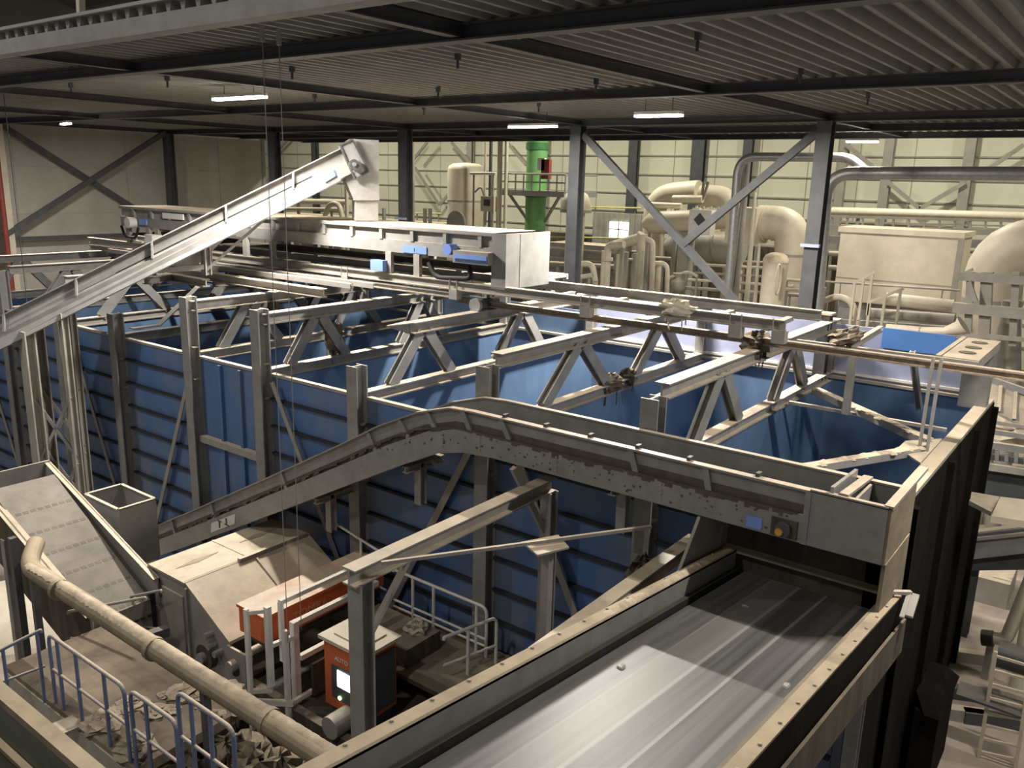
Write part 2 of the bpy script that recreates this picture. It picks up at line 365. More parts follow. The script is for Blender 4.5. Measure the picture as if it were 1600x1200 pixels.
# unseen: one lamp added to brighten the belt, one further along its row
lamp((14.6, -1.3, 1.75), (14.6, .5, 1.75), 'added unseen tube lamp beyond the right edge, brightening the belt', 260)
lamp((21.4, -6.0, 1.75), (21.4, -4.0, 1.75), 'tube lamp under the deck far out to the right', 150)
def hall_lamp(p, label, power, col=(1, .95, .78)):
    t = thing('high_bay_lamp', label, 'lamp', p, 'high bay lamps of the open hall')
    build('shade', MB().lathe(p, [(.45, 0), (.40, .12), (.16, .32), (.12, .5)], 20), GALV, t)
    build('hanger', MB().cyl(V(p)+V((0, 0, .5)), (p[0], p[1], 9), .02, 6), DARK, t)
    area('lamp_light', (p[0], p[1], p[2]-.03), .8, .8, power*P_HALL, col)
for y, lb in ((-2, 'rightmost'), (12, 'second from the right'), (27, 'middle'), (42, 'second from the left'), (58, 'leftmost')):
    hall_lamp((45, y, 7.6), lb+' high bay lamp in the row above the machines behind the deck', 1500)
hall_lamp((2.0, 24, 7.4), 'high bay lamp over the open side of the sorting line', 900, (1, .95, .88))
hall_lamp((-2.5, 7, 7.4), 'high bay lamp above and behind the viewer', 640, (1, .95, .88))

# deck hangers (clips below the sheets)
HK = [(12.7, 6.1, 'deck clip nearest the viewer, right of centre'), (12.7, 10.95, 'deck clip in the near row, at the middle of the view'), (12.5, 15.5, 'deck clip in the near row just right of the brightest left lamp'),
      (12.3, 20.0, 'deck clip in the near row just left of the brightest left lamp'), (12.1, 24.4, 'deck clip in the near row at the far left'), (17.4, 6.1, 'deck clip in the middle row above the right-hand column'),
      (17.3, 10.75, 'deck clip in the middle row, at the centre of the view'), (17.1, 15.4, 'deck clip in the middle row beside a roof cross beam'), (17.0, 20.1, 'deck clip in the middle row right of the left lamp'),
      (22.6, 6.2, 'deck clip in the far row above the thick galvanised pipe'), (21.6, 15.4, 'deck clip in the far row above the middle lamp'), (21.3, 19.8, 'deck clip in the far row left of the middle lamp')]
t0 = None
for X, Y, lb in HK:
    if t0 is None:
        b0 = V((X, Y, 1.98)); t0 = thing('deck_clip', lb, 'clip', b0, 'clips hanging below the roof deck')
        build('bracket', MB().box((X-.05, Y-.04, 2.14), (X+.05, Y+.04, 2.42)), DARK, t0)
        build('bolt', MB().cyl((X, Y, 1.98), (X, Y, 2.14), .028, 8), DARK, t0)
    else: dup(t0, (X-b0.x, Y-b0.y, 0), lb)
# long wires hanging from the deck
for a, zb, lb in (((409, 38), -8.6, 'thin steel wire hanging in front of the bunkers, the left of the pair'), ((435, 44), -8.5, 'thin steel wire hanging in front of the bunkers, the right of the pair')):
    p = az(*a, 2.28); t = thing('hanging_wire', lb, 'wire', p, 'wires hanging from the roof deck')
    build('wire', MB().cyl((p.x, p.y, zb), (p.x, p.y, 2.42), .008, 6), STEEL, t)
    build('clamp', MB().box((p.x-.03, p.y-.03, 2.02), (p.x+.03, p.y+.03, 2.42)), GALV, t)
p = ax(10, 185, 12.4); solo('hanging_wire', MB().cyl((p.x, p.y, -5.5), (p.x, p.y, 2.42), .014, 6), DARK, 'single thin wire hanging at the far left edge', 'wire')
# on top of the deck and the roof space above it
solo('deck_post', MB().beam(ax(127, 30, 8.2), ax(124, -40, 8.2), .11, .11), MACH, 'pale post standing on top of the deck at upper left', 'post')
solo('roof_truss', MB().beam((16, 12, 7.5), (16, 70, 7.5), .3, .35).beam((16, 12, 8.7), (16, 70, 8.7), .25, .3).beam((24, 12, 8.2), (24, 70, 8.2), .3, .3), MACHG, 'roof girders glimpsed above the deck at the upper left corner', 'girder')
# ================================================================ the bunkers
WX, BXK, RIM = 13.0, 23.0, -5.0            # front wall, back wall, height of the rim
PY = [36.0, 32.0, 28.0, 24.5, 20.6, 17.5, 14.0, 10.2, 6.5, 2.75]
PTOP = [-3.55, -3.55, -4.85, -4.2, -3.3, -3.3, -4.2, -3.62, -3.62, -5.0]
PLB = ['leftmost steel post on the bunker front, hidden at the edge', 'steel post on the bunker front at the left edge behind the dusty platform leg', 'steel bunker post where the inclined conveyor crosses the rim on the left',
       'low steel bunker post right of the one under the inclined conveyor', 'tall steel bunker post left of the bay with upright blue ribs', 'tall steel bunker post right of the bay with upright blue ribs',
       'stub-ended steel bunker post rising behind the bend of the gooseneck conveyor', 'steel bunker post behind the far end of the dark portal beam', 'steel bunker post under the right-hand dark topped truss']
for Y, zt, lb in zip(PY, PTOP, PLB):
    t = thing('bunker_post', lb, 'post', (WX-.17, Y, -12), 'posts along the bunker front')
    build('shaft', MB().beam((WX-.17, Y, -12), (WX-.17, Y, zt), .34, .34, 'I', .035, (1, 0, 0)), STEEL, t)
    build('base_plate', MB().box((WX-.4, Y-.25, -12), (WX+.02, Y+.25, -11.95)), STEEL, t)
    for z in (zt-1.4, zt-2.3): build('clamp_plate', MB().box((WX-.20, Y-.16, z), (WX-.02, Y-.02, z+.03)), STEEL_L, t)
RIBM = mat('dark_rib', (.030, .032, .038), .9, 0, 0, .4, 3)  # near-black, dust-free colour of the horizontal ribs
WLB = ['blue bunker front panel at the far left, half hidden', 'blue bunker front panel left of the inclined conveyor foot', 'blue ribbed front panel with one long diagonal brace, under the inclined conveyor', 'blue ribbed front panel with a brace leaning left',
       'blue front panel with upright ribs', 'blue front panel right of the bay with upright ribs', 'blue front panel behind the low side of the gooseneck conveyor', 'blue front panel behind the dark portal beam', 'blue front panel behind the diamond topped post', ]
for k, lb in enumerate(WLB):
    y1, y0 = PY[k]-.17, PY[k+1]+.17
    t = thing('bunker_front_panel', lb, 'wall panel', (WX, (y0+y1)/2, -12), 'front panels of the bunkers')
    build('plate', MB().box((WX, y0, -12), (WX+.06, y1, RIM)), BLUE, t)
    build('rim_bar', MB().beam((WX+.03, y0, RIM+.03), (WX+.03, y1, RIM+.03), .14, .07), STEEL_L, t)
    if k == 4:
        for f in (.34, .66):
            y = y0+(y1-y0)*f; build('upright_rib', MB().box((WX-.09, y-.05, -12), (WX, y+.05, RIM-.05)), BLUE, t)
        build('rail', MB().beam((WX-.10, y0, -7.27), (WX-.10, y1, -7.27), .18, .18, 'C', .03), STEEL_L, t)
    else:
        z = RIM-.62
        while z > -11.5:
            build('rib', MB().box((WX-.10, y0, z), (WX, y1, z+.06)), RIBM, t); z -= .72
solo('panel_brace', MB().beam((12.86, 27.45, -5.06), (12.86, 24.9, -11.2), .14, .1, 'L', .03, (1, 0, 0)), STEEL_L, 'diagonal brace falling right on the leftmost ribbed blue panel', 'brace', 'diagonal braces on the bunker front')
solo('panel_brace', MB().beam((12.86, 20.95, -5.9), (12.86, 23.6, -11.6), .14, .1, 'L', .03, (1, 0, 0)), STEEL_L, 'diagonal brace falling left, left of the upright ribbed bay', 'brace', 'diagonal braces on the bunker front')
solo('panel_brace', MB().beam((12.86, 17.1, -5.1), (12.86, 14.6, -9.6), .14, .1, 'L', .03, (1, 0, 0)), STEEL_L, 'diagonal brace falling right, right of the upright ribbed bay', 'brace', 'diagonal braces on the bunker front')
solo('panel_brace', MB().beam((12.86, 10.6, -5.4), (12.86, 13.4, -10.6), .16, .1, 'L', .03, (1, 0, 0)), STEEL_L, 'diagonal brace seen under the gooseneck conveyor, falling left', 'brace', 'diagonal braces on the bunker front')
solo('panel_brace', MB().beam((12.86, 9.5, -5.2), (12.86, 7.2, -9.6), .16, .1, 'L', .03, (1, 0, 0)), STEEL_L, 'diagonal brace behind the diamond topped post, falling right', 'brace', 'diagonal braces on the bunker front')
solo('panel_brace', MB().beam((12.86, 35.0, -5.4), (12.86, 32.3, -11.2), .14, .1, 'L', .03, (1, 0, 0)), STEEL_L, 'diagonal brace at the very left edge of the bunkers', 'brace', 'diagonal braces on the bunker front')
# inner dividing plates, back wall, right end wall
DLB = ['blue bunker divider at the far left', 'blue bunker divider second from the far left', 'blue bunker divider under the truss crossed by the inclined conveyor', 'blue bunker divider under the bent chord', 'blue bunker divider under the truss with the long beam end',
       'blue bunker divider under the truss with hanging rags', 'blue bunker divider under the truss with the chamfered chord', 'blue bunker divider under the truss with the waste clump', 'blue bunker divider under the right-hand truss']
for Y, lb in zip(PY[:-1], DLB):
    solo('bunker_divider', MB().box((WX+.1, Y-.04, -12), (BXK, Y+.04, RIM-.14)), BLUE_IN, lb, 'divider', 'dividers between the bunkers')
t = thing('bunker_back_wall', 'long blue back wall of the bunkers under the rear rail', 'wall panel', (BXK, 19, -12))
build('plate', MB().box((BXK, 2.8, -12), (BXK+.08, 36, RIM)), BLUE_IN, t)
build('rim_bar', MB().beam((BXK, 2.8, RIM+.03), (BXK, 36, RIM+.03), .16, .07), STEEL_L, t)
t = thing('bunker_end_wall', 'right end wall of the bunkers, dirt crusted outside, blue inside', 'wall panel', (18, 2.65, -12))
build('inner_plate', MB().box((WX-.0, 2.70, -12), (BXK+.1, 2.78, RIM)), BLUE_IN, t)
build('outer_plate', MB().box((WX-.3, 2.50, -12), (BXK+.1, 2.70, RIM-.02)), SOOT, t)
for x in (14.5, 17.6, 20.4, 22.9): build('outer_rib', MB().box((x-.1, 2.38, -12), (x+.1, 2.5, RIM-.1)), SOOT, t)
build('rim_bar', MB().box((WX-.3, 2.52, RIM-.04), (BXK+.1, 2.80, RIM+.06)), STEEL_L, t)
# plates behind the back wall
BL = [(14.2, 10.3), (10.2, 6.9), (6.6, 2.85)]
for (y1, y0), lb in zip(BL, ('pale blue back plate behind the truss with the waste clump', 'pale blue back plate behind the trestle with the rail end', 'pale blue back plate behind the hanging double bars on the right')):
    t = thing('back_plate', lb, 'plate', (23.5, (y0+y1)/2, RIM), 'pale plates above the bunker back wall')
    build('plate', MB().box((23.09, y0, RIM-.4), (23.17, y1, -3.55)), LAV, t)
    build('lower_lip', MB().beam((23.04, y0, -4.83), (23.04, y1, -4.83), .1, .06), WHITE, t)
solo('back_plate', MB().box((23.01, 3.55, -4.02), (23.08, 5.25, -3.5)), BRIGHTBLUE, 'bright blue plate in the framed opening beside the holed girder', 'plate')
solo('back_plate', MB().box((23.09, 14.4, RIM-.4), (23.17, 35, -4.1)), BLUE_IN, 'long dull blue plate above the back wall on the left', 'plate')

# ---------------------------------------------------------------- trusses across the bunkers
def truss(Y, label, a=15.6, h1=.95, h2=1.0, x0=13.1, chamfer=False, top=True, gap=4.1, mt=STEEL, clump=False):
    t = thing('bunker_truss', label, 'truss', (18, Y, RIM), 'trusses across the bunkers')
    if top:
        xs = x0 if not chamfer else x0+.75
        build('top_chord', MB().beam((xs, Y, -3.55), (23.2, Y, -3.55), .30, .28, 'I', .03), mt, t)
        if chamfer: build('chord_tip', MB().prism([(x0, Y-.02, -3.43), (xs, Y-.15, -3.43), (xs, Y+.15, -3.43), (x0, Y+.02, -3.43)], (0, 0, .03)).prism([(x0, Y, -3.44), (xs, Y, -3.69), (xs, Y, -3.44)], (0, .02, 0)), mt, t)
    build('bottom_chord', MB().beam((WX+.05, Y, -4.97), (23.0, Y, -4.97), .26, .26, 'I', .03), mt, t)
    for k, c in enumerate((a, a+gap)):
        build('diagonal', MB().beam((c-.12, Y, -3.68), (c-.12-h1, Y, -4.86), .28, .2, 'I', .03, (0, 1, 0)), mt, t)
        build('diagonal', MB().beam((c+.12, Y, -3.68), (c+.12+h2, Y, -4.86), .28, .2, 'I', .03, (0, 1, 0)), mt, t)
    build('end_post', MB().beam((22.9, Y, -4.86), (22.9, Y, -3.68), .26, .26, 'I', .03, (1, 0, 0)), STEEL, t)
    return t
truss(36.0, 'bunker truss at the far left, nearest the concrete wall', 15.2)
truss(32.0, 'bunker truss second from the far left, behind the inclined conveyor', 15.2)
truss(28.0, 'bunker truss directly under the inclined conveyor', 15.4, 1.1, 1.1)
t = truss(24.5, 'bunker truss with a bent dusty chord at its near end', 19.0, .9, .9, 16.2, gap=2.2)
build('bent_plate', MB().beam((13.3, 24.5, -4.72), (14.2, 24.5, -4.72), .26, .03).beam((14.2, 24.5, -4.72), (15.85, 24.5, -3.5), .26, .03), STEEL_L, t)
truss(20.6, 'bunker truss at the left side of the upright ribbed bay', 14.75, .85, .9, 12.85)
truss(17.5, 'bunker truss at the right side of the upright ribbed bay', 14.65, .85, .85, 12.85)
truss(14.0, 'bunker truss with a pointed chamfered end on its top chord', 15.0, 1.0, .95, 13.8, chamfer=True)
truss(10.2, 'bunker truss with a clump of waste caught on its lower chord', 16.2, 1.3, 1.2)
truss(6.5, 'bunker truss nearest the right end wall', 15.65, .95, .95, gap=4.2)
t = thing('dark_end_post', 'short dark post with a pale cap at the right end of the track', 'post', (22.9, 6.6, RIM))
build('shaft', MB().beam((22.55, 6.6, RIM), (22.55, 6.6, -3.25), .30, .30, 'I', .04, (1, 0, 0)), DARK, t)
build('cap', MB().box((22.35, 6.4, -3.25), (22.75, 6.8, -3.2)), MACH, t)
# box girder with holes over the end wall
t = thing('holed_girder', 'box girder with three round holes in its top, at the right end of the bunkers', 'girder', (21.5, 2.85, RIM))
g = MB(); g.box((19.4, 2.5, -3.62), (22.4, 3.2, -3.40)); build('box', g, STEEL_L, t)
for x in (20.2, 20.95, 21.75): build('hole', MB().cyl((x, 2.85, -3.41), (x, 2.85, -3.385), .17, 20), DARKER, t)
build('leg', MB().box((22.0, 2.55, RIM), (22.4, 3.15, -3.62)), STEEL, t)
build('cross_bar', MB().beam((19.4, 3.27, -3.45), (22.4, 3.27, -3.45), .1, .12), STEEL_L, t)
build('cross_bar', MB().beam((19.2, 5.0, -3.42), (22.3, 5.15, -3.42), .12, .14, 'I', .02), STEEL_L, t)
build('front_rail', MB().beam((19.4, 2.5, -3.5), (19.2, 6.2, -3.5), .14, .16, 'C', .02), STEEL_L, t)
build('post', MB().beam((19.25, 4.95, -3.5), (19.25, 4.95, -4.97), .15, .15, 'I', .02, (1, 0, 0)), STEEL_L, t)
build('strut', MB().beam((20.0, 3.9, -3.5), (20.6, 3.7, -4.9), .15, .12, 'I', .02, (0, 1, 0)), STEEL, t)
solo('girder_tie', MB().beam((19.4, 2.9, -4.97), (19.4, 6.3, -4.97), .1, .07), STEEL_L, 'thin dusty tie bar above the last bunker, left of the hanging bars', 'bar')
# tie members over the last bunker
def dusty(name, p, q, lb, w=.22, h=.16, bumps=10, mt=STEEL_L):
    t = thing(name, lb, 'brace', (V(p)+V(q))/2)
    build('bar', MB().beam(p, q, w, h, 'C', .02), mt, t)
    g = MB(); p, q = V(p), V(q); bumps = 40
    for k in range(bumps):
        c = p.lerp(q, random.random())+V((random.uniform(-.07, .07), random.uniform(-.07, .07), h/2)); r = random.uniform(.03, .07)
        g.lathe(c-V((0, 0, .02)), [(r*1.8, 0), (r*1.2, .02), (r*.5, .035), (0, .04)], 7)
    o = build('dust_crust', g, DUSTM, t); o['kind'] = 'stuff'
    return t
dusty('corner_brace', (17.9, 2.95, -4.90), (20.7, 6.1, -4.9), 'dusty brace across the last bunker, running away to the left')
dusty('corner_brace', (17.3, 2.95, -4.90), (14.1, 4.6, -4.9), 'dust crusted brace across the last bunker, running toward the conveyor head', .2, .14, 16)
solo('corner_gusset', MB().prism([(16.4, 2.8, -4.93), (18.4, 2.8, -4.93), (17.7, 3.35, -4.93), (17.1, 3.35, -4.93)], (0, 0, .03)), STEEL_L, 'dusty gusset plate on the rim where the two braces meet', 'plate')
t = thing('hanging_bars', 'pair of bright slotted bars standing on the right rim under the rail', 'bar', (17.5, 2.85, RIM))
for y in (2.86, 3.0): build('bar', MB().beam((17.25, y, RIM+.03), (17.35, y, -3.1), .05, .10, 'C', .012, (1, 0, 0)), STEEL_L, t)

# ---------------------------------------------------------------- rails along the bunkers
solo('crane_rail', MB().beam((17.55, 1.0, -3.26), (17.55, 15.0, -3.26), .16, .16, 'I', .035), RUST, 'long rusty dusted rail lying over the trusses, running out of view at right', 'rail')
solo('crane_rail', MB().beam((17.3, 15.1, -3.10), (17.3, 34.5, -3.10), .16, .16, 'I', .035), STEEL, 'lower front rail on the left, behind the long chamfered beam', 'rail')
solo('track_beam', MB().beam((17.28, 5.85, -2.83), (17.28, 34.5, -2.83), .18, .24, 'I', .03), STEEL_L, 'front track beam carrying the two mobile conveyors', 'track')
solo('track_beam', MB().beam((19.3, 5.75, -2.83), (19.3, 34.5, -2.83), .18, .24, 'I', .03), STEEL, 'rear track beam carrying the two mobile conveyors', 'track')
solo('long_beam', MB().beam((15.35, 18.0, -3.18), (15.35, 24.2, -3.18), .24, .24, 'I', .025).beam((15.35, 24.2, -3.18), (15.1, 25.4, -3.14), .2, .2, 'I', .025), STEEL_L, 'long loose steel beam lying slanted over the trusses on the left', 'beam')
solo('short_beam', MB().beam((14.4, 22.1, -3.2), (14.5, 24.0, -3.2), .24, .22, 'I', .025).beam((14.5, 24.0, -3.2), (13.4, 23.7, -3.2), .2, .2, 'I', .025), STEEL_L, 'short angled steel beam left of the long loose beam', 'beam')
for k, (x, y0, y1, mt) in enumerate(((16.0, 17.6, 27.5, STEEL_L), (16.5, 17.2, 31.5, STEEL_L), (18.3, 14.8, 30.0, RUST))):
    solo('walkway_rail', MB().beam((x, y0, -3.0), (x, y1, -3.0), .12, .14, 'C', .02), mt, ('slim dusty rail nearest the viewer in the bundle on the left', 'slim dusty rail in the middle of the bundle on the left', 'slim rusty rail under the mobile conveyors')[k], 'rail', 'slim rails beside the track')
# track fittings
for x, y, lb in ((17.28, 10.7, 'small bracket on the front track beam, above the waste clump truss'), (17.28, 6.9, 'bracket on the front track beam near its right end, the left one'), (17.28, 5.95, 'bracket closing the right end of the front track beam'),
                 (17.28, 14.9, 'bracket on the front track beam below the box conveyor end'), (17.28, 19.2, 'bracket on the front track beam under the box conveyor')):
    t = thing('track_bracket', lb, 'bracket', (x, y, -3.2), 'brackets on the front track beam')
    build('plate', MB().box((x-.12, y-.14, -3.2), (x+.1, y+.14, -2.94)), STEEL_L, t)
    build('fin', MB().box((x-.12, y-.14, -2.94), (x-.09, y-.12, -2.68)), STEEL_L, t); build('fin', MB().box((x-.12, y+.12, -2.94), (x-.09, y+.14, -2.68)), STEEL_L, t)
for k, y in enumerate((6.3, 7.7, 9.1, 10.6, 12.2)):
    solo('track_tie', MB().beam((17.4, y, -2.95), (19.2, y+.1, -2.95), .14, .1), STEEL_L, ['cross tie nearest the right end of the track', 'second cross tie from the right end of the track', 'third cross tie from the right end of the track', 'fourth cross tie from the right end of the track', 'cross tie next to the box conveyor end'][k], 'tie', 'cross ties of the track')
t = thing('walkway_grating', 'slatted dusty walkway behind the mobile conveyors', 'walkway', (20.3, 22, -2.9))
build('frame', MB().beam((19.6, 14, -2.82), (19.6, 34, -2.82), .08, .16).beam((21.4, 14, -2.82), (21.4, 34, -2.82), .08, .16), STEEL, t)
g = MB(); x = 19.7
while x < 21.4: g.beam((x, 14, -2.77), (x, 34, -2.77), .06, .04); x += .16
build('slats', g, MACH, t); build('added_backing_plate', MB().box((19.6, 14, -2.83), (21.4, 34, -2.81)), MACHG, t)  # solid plate added below the slats to stop their striped shadows
for y in PY[:7]: build('bearer', MB().beam((20.5, y, -3.42), (20.5, y, -2.83), .2, .2), STEEL, t)
# clump of waste on the truss, waste on the track
def blob(name, c, sx, sy, sz, lb, mt=DEBRIS, cat='waste', n=60, strands=6, group=None):
    t = thing(name, lb, cat, V(c)-V((0, 0, sz)), group)
    g = MB(); k = 14; m = 10; rings = []
    for i in range(m+1):
        th = math.pi*i/m; ring = []
        for j in range(k):
            ph = 2*math.pi*j/k; f = 1+random.uniform(-.28, .28)
            ring.append(V(c)+V((sx*math.sin(th)*math.cos(ph)*f, sy*math.sin(th)*math.sin(ph)*f, sz*math.cos(th)*f)))
        rings.append(ring)
    g.add([v for r in rings for v in r], [(i*k+j, i*k+(j+1) % k, (i+1)*k+(j+1) % k, (i+1)*k+j) for i in range(m) for j in range(k)])
    o = build('mass', g, mt, t); o['kind'] = 'stuff'
    if strands:
        g = MB()
        for _ in range(strands):
            p = V(c)+V((random.uniform(-sx, sx)*.8, random.uniform(-sy, sy)*.8, -sz*.5)); l = random.uniform(.1, .35)
            g.beam(p, p+V((random.uniform(-.05, .05), random.uniform(-.05, .05), -sz*.5-l)), .03, .012)
        o = build('strands', g, mt, t); o['kind'] = 'stuff'
    return t
blob('waste_clump', (17.75, 10.2, -4.86), .50, .22, .22, 'ragged clump of waste caught where the truss diagonal meets the lower chord', strands=9)
blob('waste_clump', (18.6, 10.2, -4.84), .25, .2, .2, 'smaller rag of waste beside the ragged clump on the truss', strands=4)
blob('waste_clump', (17.3, 8.35, -2.74), .16, .42, .20, 'lump of dusty waste wrapped around the front track beam', PALE, strands=5)
blob('waste_clump', (18.6, 4.95, -3.1), .9, .25, .16, 'heap of dusty waste at the right end of the track', strands=5)
blob('waste_clump', (15.3, 17.55, -4.35), .30, .14, .42, 'dark rags hanging in the truss right of the upright ribbed bay', strands=8)
blob('waste_clump', (15.6, 20.6, -3.9), .2, .12, .3, 'dark rags hanging in the truss left of the tall bunker post pair', strands=5)
blob('waste_clump', (17.7, 6.6, -3.35), .45, .3, .25, 'dark waste hanging under the rusty rail on the right-hand truss', strands=7)
t = thing('drive_unit', 'small dirty drive unit under the track at the chamfered truss', 'motor', (17.4, 14.0, -3.4))
build('body', MB().cyl((17.1, 14.0, -3.25), (17.9, 14.0, -3.25), .15, 14), DARK, t)
build('flange', MB().cyl((17.0, 14.0, -3.25), (17.1, 14.0, -3.25), .19, 14), GALV, t)

# ---------------------------------------------------------------- mobile box conveyors on the track
def shuttle(Y0, Y1, label, front_end=True):
    X0, X1, zt, zm, zb = 17.28, 19.1, -1.36, -1.75, -2.1
    t = thing('box_conveyor', label, 'conveyor', (18.2, (Y0+Y1)/2, -2.71))
    build('cover', MB().box((X0-.06, Y0, zt-.03), (X1+.06, Y1, zt)), STEEL_L, t)
    build('upper_side', MB().box((X0+.04, Y0, zm), (X1-.04, Y1, zt-.03)), STEEL, t)
    build('lower_side', MB().box((X0-.02, Y0, zb), (X1+.02, Y1, zm)), STEEL, t)
    build('edge_trim', MB().box((X0-.07, Y0, zt-.09), (X0-.04, Y1, zt-.03)), STEEL, t)
    y = Y0+.85
    while y < Y1-.2: build('stiffener', MB().box((X0-.05, y-.06, zm), (X0+.05, y+.06, zt-.03)), STEEL, t); y += 1.22
    n = 0
    for y in (Y0+3.1, Y0+4.2, Y1-.5, Y1-1.9):
        build('leg', MB().box((X0-.06, y-.11, -2.72), (X0+.06, y+.11, zb)), STEEL_L, t)
        build('leg', MB().box((X1-.06, y-.11, -2.72), (X1+.06, y+.11, zb)), STEEL_L, t)
    build('return_belt', MB().box((X0+.2, Y0+.9, -2.45), (X1-.2, Y1-.4, -2.38)), BLACK, t)
    return t
t = shuttle(13.2, 24.6, 'long grey box conveyor on the track, its closed end facing right', True)
build('end_box', MB().box((17.2, 13.15, -2.78), (19.16, 13.62, -1.36)), STEEL, t)
build('end_seam', MB().box((17.8, 13.14, -2.78), (17.83, 13.15, -1.38)), STEEL, t)
build('blue_sign', MB().box((17.235, 15.93, -2.075), (17.26, 16.83, -1.88)), LABELB, t)
build('sign_mark', MB().box((17.228, 16.37, -2.03), (17.236, 16.40, -1.93)), NAVY, t)
mc = build('motor_cover', MB().box((16.98, 13.56, -2.18), (17.26, 14.75, -1.86)), STEEL, t)
build('cover_face', MB().box((16.965, 13.6, -2.14), (16.982, 14.7, -1.95)), LABELB, t)
build('cover_stripe', MB().box((16.955, 13.62, -2.12), (16.966, 14.66, -2.06)), NAVY, t)
build('motor_knob', MB().cyl((16.97, 14.95, -1.86), (17.26, 14.95, -1.86), .15, 14), LABELB, t)
build('cable_loop', MB().tube(fillet([(17.3, 14.5, -2.2), (17.25, 14.3, -2.6), (17.25, 15.6, -2.68), (17.3, 15.9, -2.3)], .3), .07, 8), BLACK, t)
build('drive_box', MB().box((17.05, 17.45, -2.65), (17.25, 17.95, -2.35)), LABELB, t)
t = shuttle(25.2, 31.9, 'second box conveyor on the track, far left behind the inclined conveyor', False)
build('motor', MB().cyl((16.95, 30.9, -1.95), (17.25, 30.9, -1.95), .2, 14), WHITE, t)
build('blue_sign', MB().box((17.2, 30.0, -2.0), (17.25, 30.5, -1.8)), LABELB, t)
build('hose_loop', MB().tube(fillet([(17.1, 31.6, -2.1), (17.1, 31.4, -2.5), (17.1, 30.6, -2.5), (17.1, 30.4, -2.1)], .2), .05, 8), BLACK, t)
build('white_sign', MB().box((17.21, 27.6, -1.70), (17.27, 28.9, -1.5)), WHITE, t)
build('white_cabinet', MB().box((16.8, 29.0, -2.8), (17.2, 29.5, -2.3)), WHITE, t)
# ================================================================ inclined conveyor
A0, B0 = V((17.5, 19.39, .82)), V((17.5, 19.42, -.11))             # head: top and bottom of the near side
A1, B1 = V((9.92, 25.14, -4.03)), V((9.75, 24.99, -4.94))           # where it leaves the view at left
dA, dB = A1-A0, B1-B0; A1, B1 = A0+dA*1.35, B0+dB*1.35
hz = V((dA.x, dA.y, 0)).normalized(); side = V((hz.y, -hz.x, 0))
if side.dot(V((0, 0, 0))-A0) > 0: side = -side                      # away from the viewer
WD = 1.25
def on_side(x, y, off=.06): d = ray(x, y); return d*(side.dot(A0+side*off)/side.dot(d))
t = thing('inclined_conveyor', 'long grey inclined conveyor crossing the left half up to a tall chute', 'conveyor', (13.5, 22.3, -6))
def sheet(a0, b0, b1, a1, off, th): return MB().prism([a0+side*off, b0+side*off, b1+side*off, a1+side*off], side*th)
mid0, mid1 = A0.lerp(B0, .52), A1.lerp(B1, .52)
build('upper_side', sheet(A0, mid0, mid1, A1, .09, .03), STEEL, t)
build('lower_side', sheet(mid0, B0, B1, mid1, 0, .05), STEEL, t)
build('top_flange', MB().beam(A0+side*.03, A1+side*.03, .14, .025), STEEL_L, t)
build('bottom_edge', MB().beam(B0+side*.02, B1+side*.02, .10, .03), DARK, t)
build('far_side', sheet(A0, B0, B1, A1, WD, .05), STEEL_L, t)
build('belt', MB().prism([A0.lerp(B0, .4)+side*.1, A0.lerp(B0, .45)+side*.1, A1.lerp(B1, .45)+side*.1, A1.lerp(B1, .4)+side*.1], side*(WD-.15)), BLACK, t)
build('bottom_plate', MB().prism([A0.lerp(B0, .9)+side*.05, A0.lerp(B0, .95)+side*.05, A1.lerp(B1, .95)+side*.05, A1.lerp(B1, .9)+side*.05], side*(WD-.05)), DARK, t)
L = dA.length
for f in (.16, .36, .575, .79, .99):
    a, b = A0+dA*f, mid0+(mid1-mid0)*(f/1.35)
    build('stiffener', MB().beam(a+side*.0, b+side*.04, .12, .05, 'box', .02, dA), STEEL, t)
# head plate, motor, sign, chute
up = (A0-B0).normalized(); al = -dA.normalized()
o0 = B0+al*(-.30)
hp = [on_side(*q, 0) for q in ((530.6, 227), (550, 218), (575.6, 268), (554, 280.5))]
build('head_plate', MB().prism([p-side*.06 for p in hp], side*.05), STEEL, t)
hb = MB()
for a, b in zip(hp, hp[1:]+hp[:1]): hb.beam(a-side*.08, b-side*.08, .05, .05, 'box', .02, side)
build('head_edge', hb, DARK, t)
build('bearing_plate', MB().prism([on_side(*q, -.07) for q in ((524, 262), (545, 250), (560, 248), (565, 257), (560, 266), (530, 280))], side*.04), STEEL_L, t)
c = on_side(552, 257, 0)
mo = build('drive_motor', MB().cyl(c-side*.08, c-side*.32, .15, 16), DARK, t)
build('shaft_cap', MB().cyl(c-side*.32, c-side*.40, .06, 10), GALV, mo)
build('blue_sign', MB().prism([on_side(*q, -.02) for q in ((503, 275), (521, 265), (525, 275), (508, 285))], side*.015), LABELB, t)
build('black_switch', MB().prism([on_side(*q, -.05) for q in ((526, 268), (530, 266), (532, 271), (528, 273))], side*.04), DARK, t)
build('chute_body', MB().prism([on_side(*q) for q in ((534, 226), (548, 217), (592, 219), (592.5, 311), (553, 311), (541, 285))], side*(WD-.06)), STEEL, t)
build('chute_skirt', MB().prism([on_side(*q, .1) for q in ((555.5, 310), (591, 310), (591, 345), (555.5, 345))], side*(WD-.2)), STEEL, t)
build('chute_collar', MB().prism([on_side(*q, .04) for q in ((553, 309), (593, 309), (593, 313), (553, 313))], side*(WD-.06)), STEEL, t)
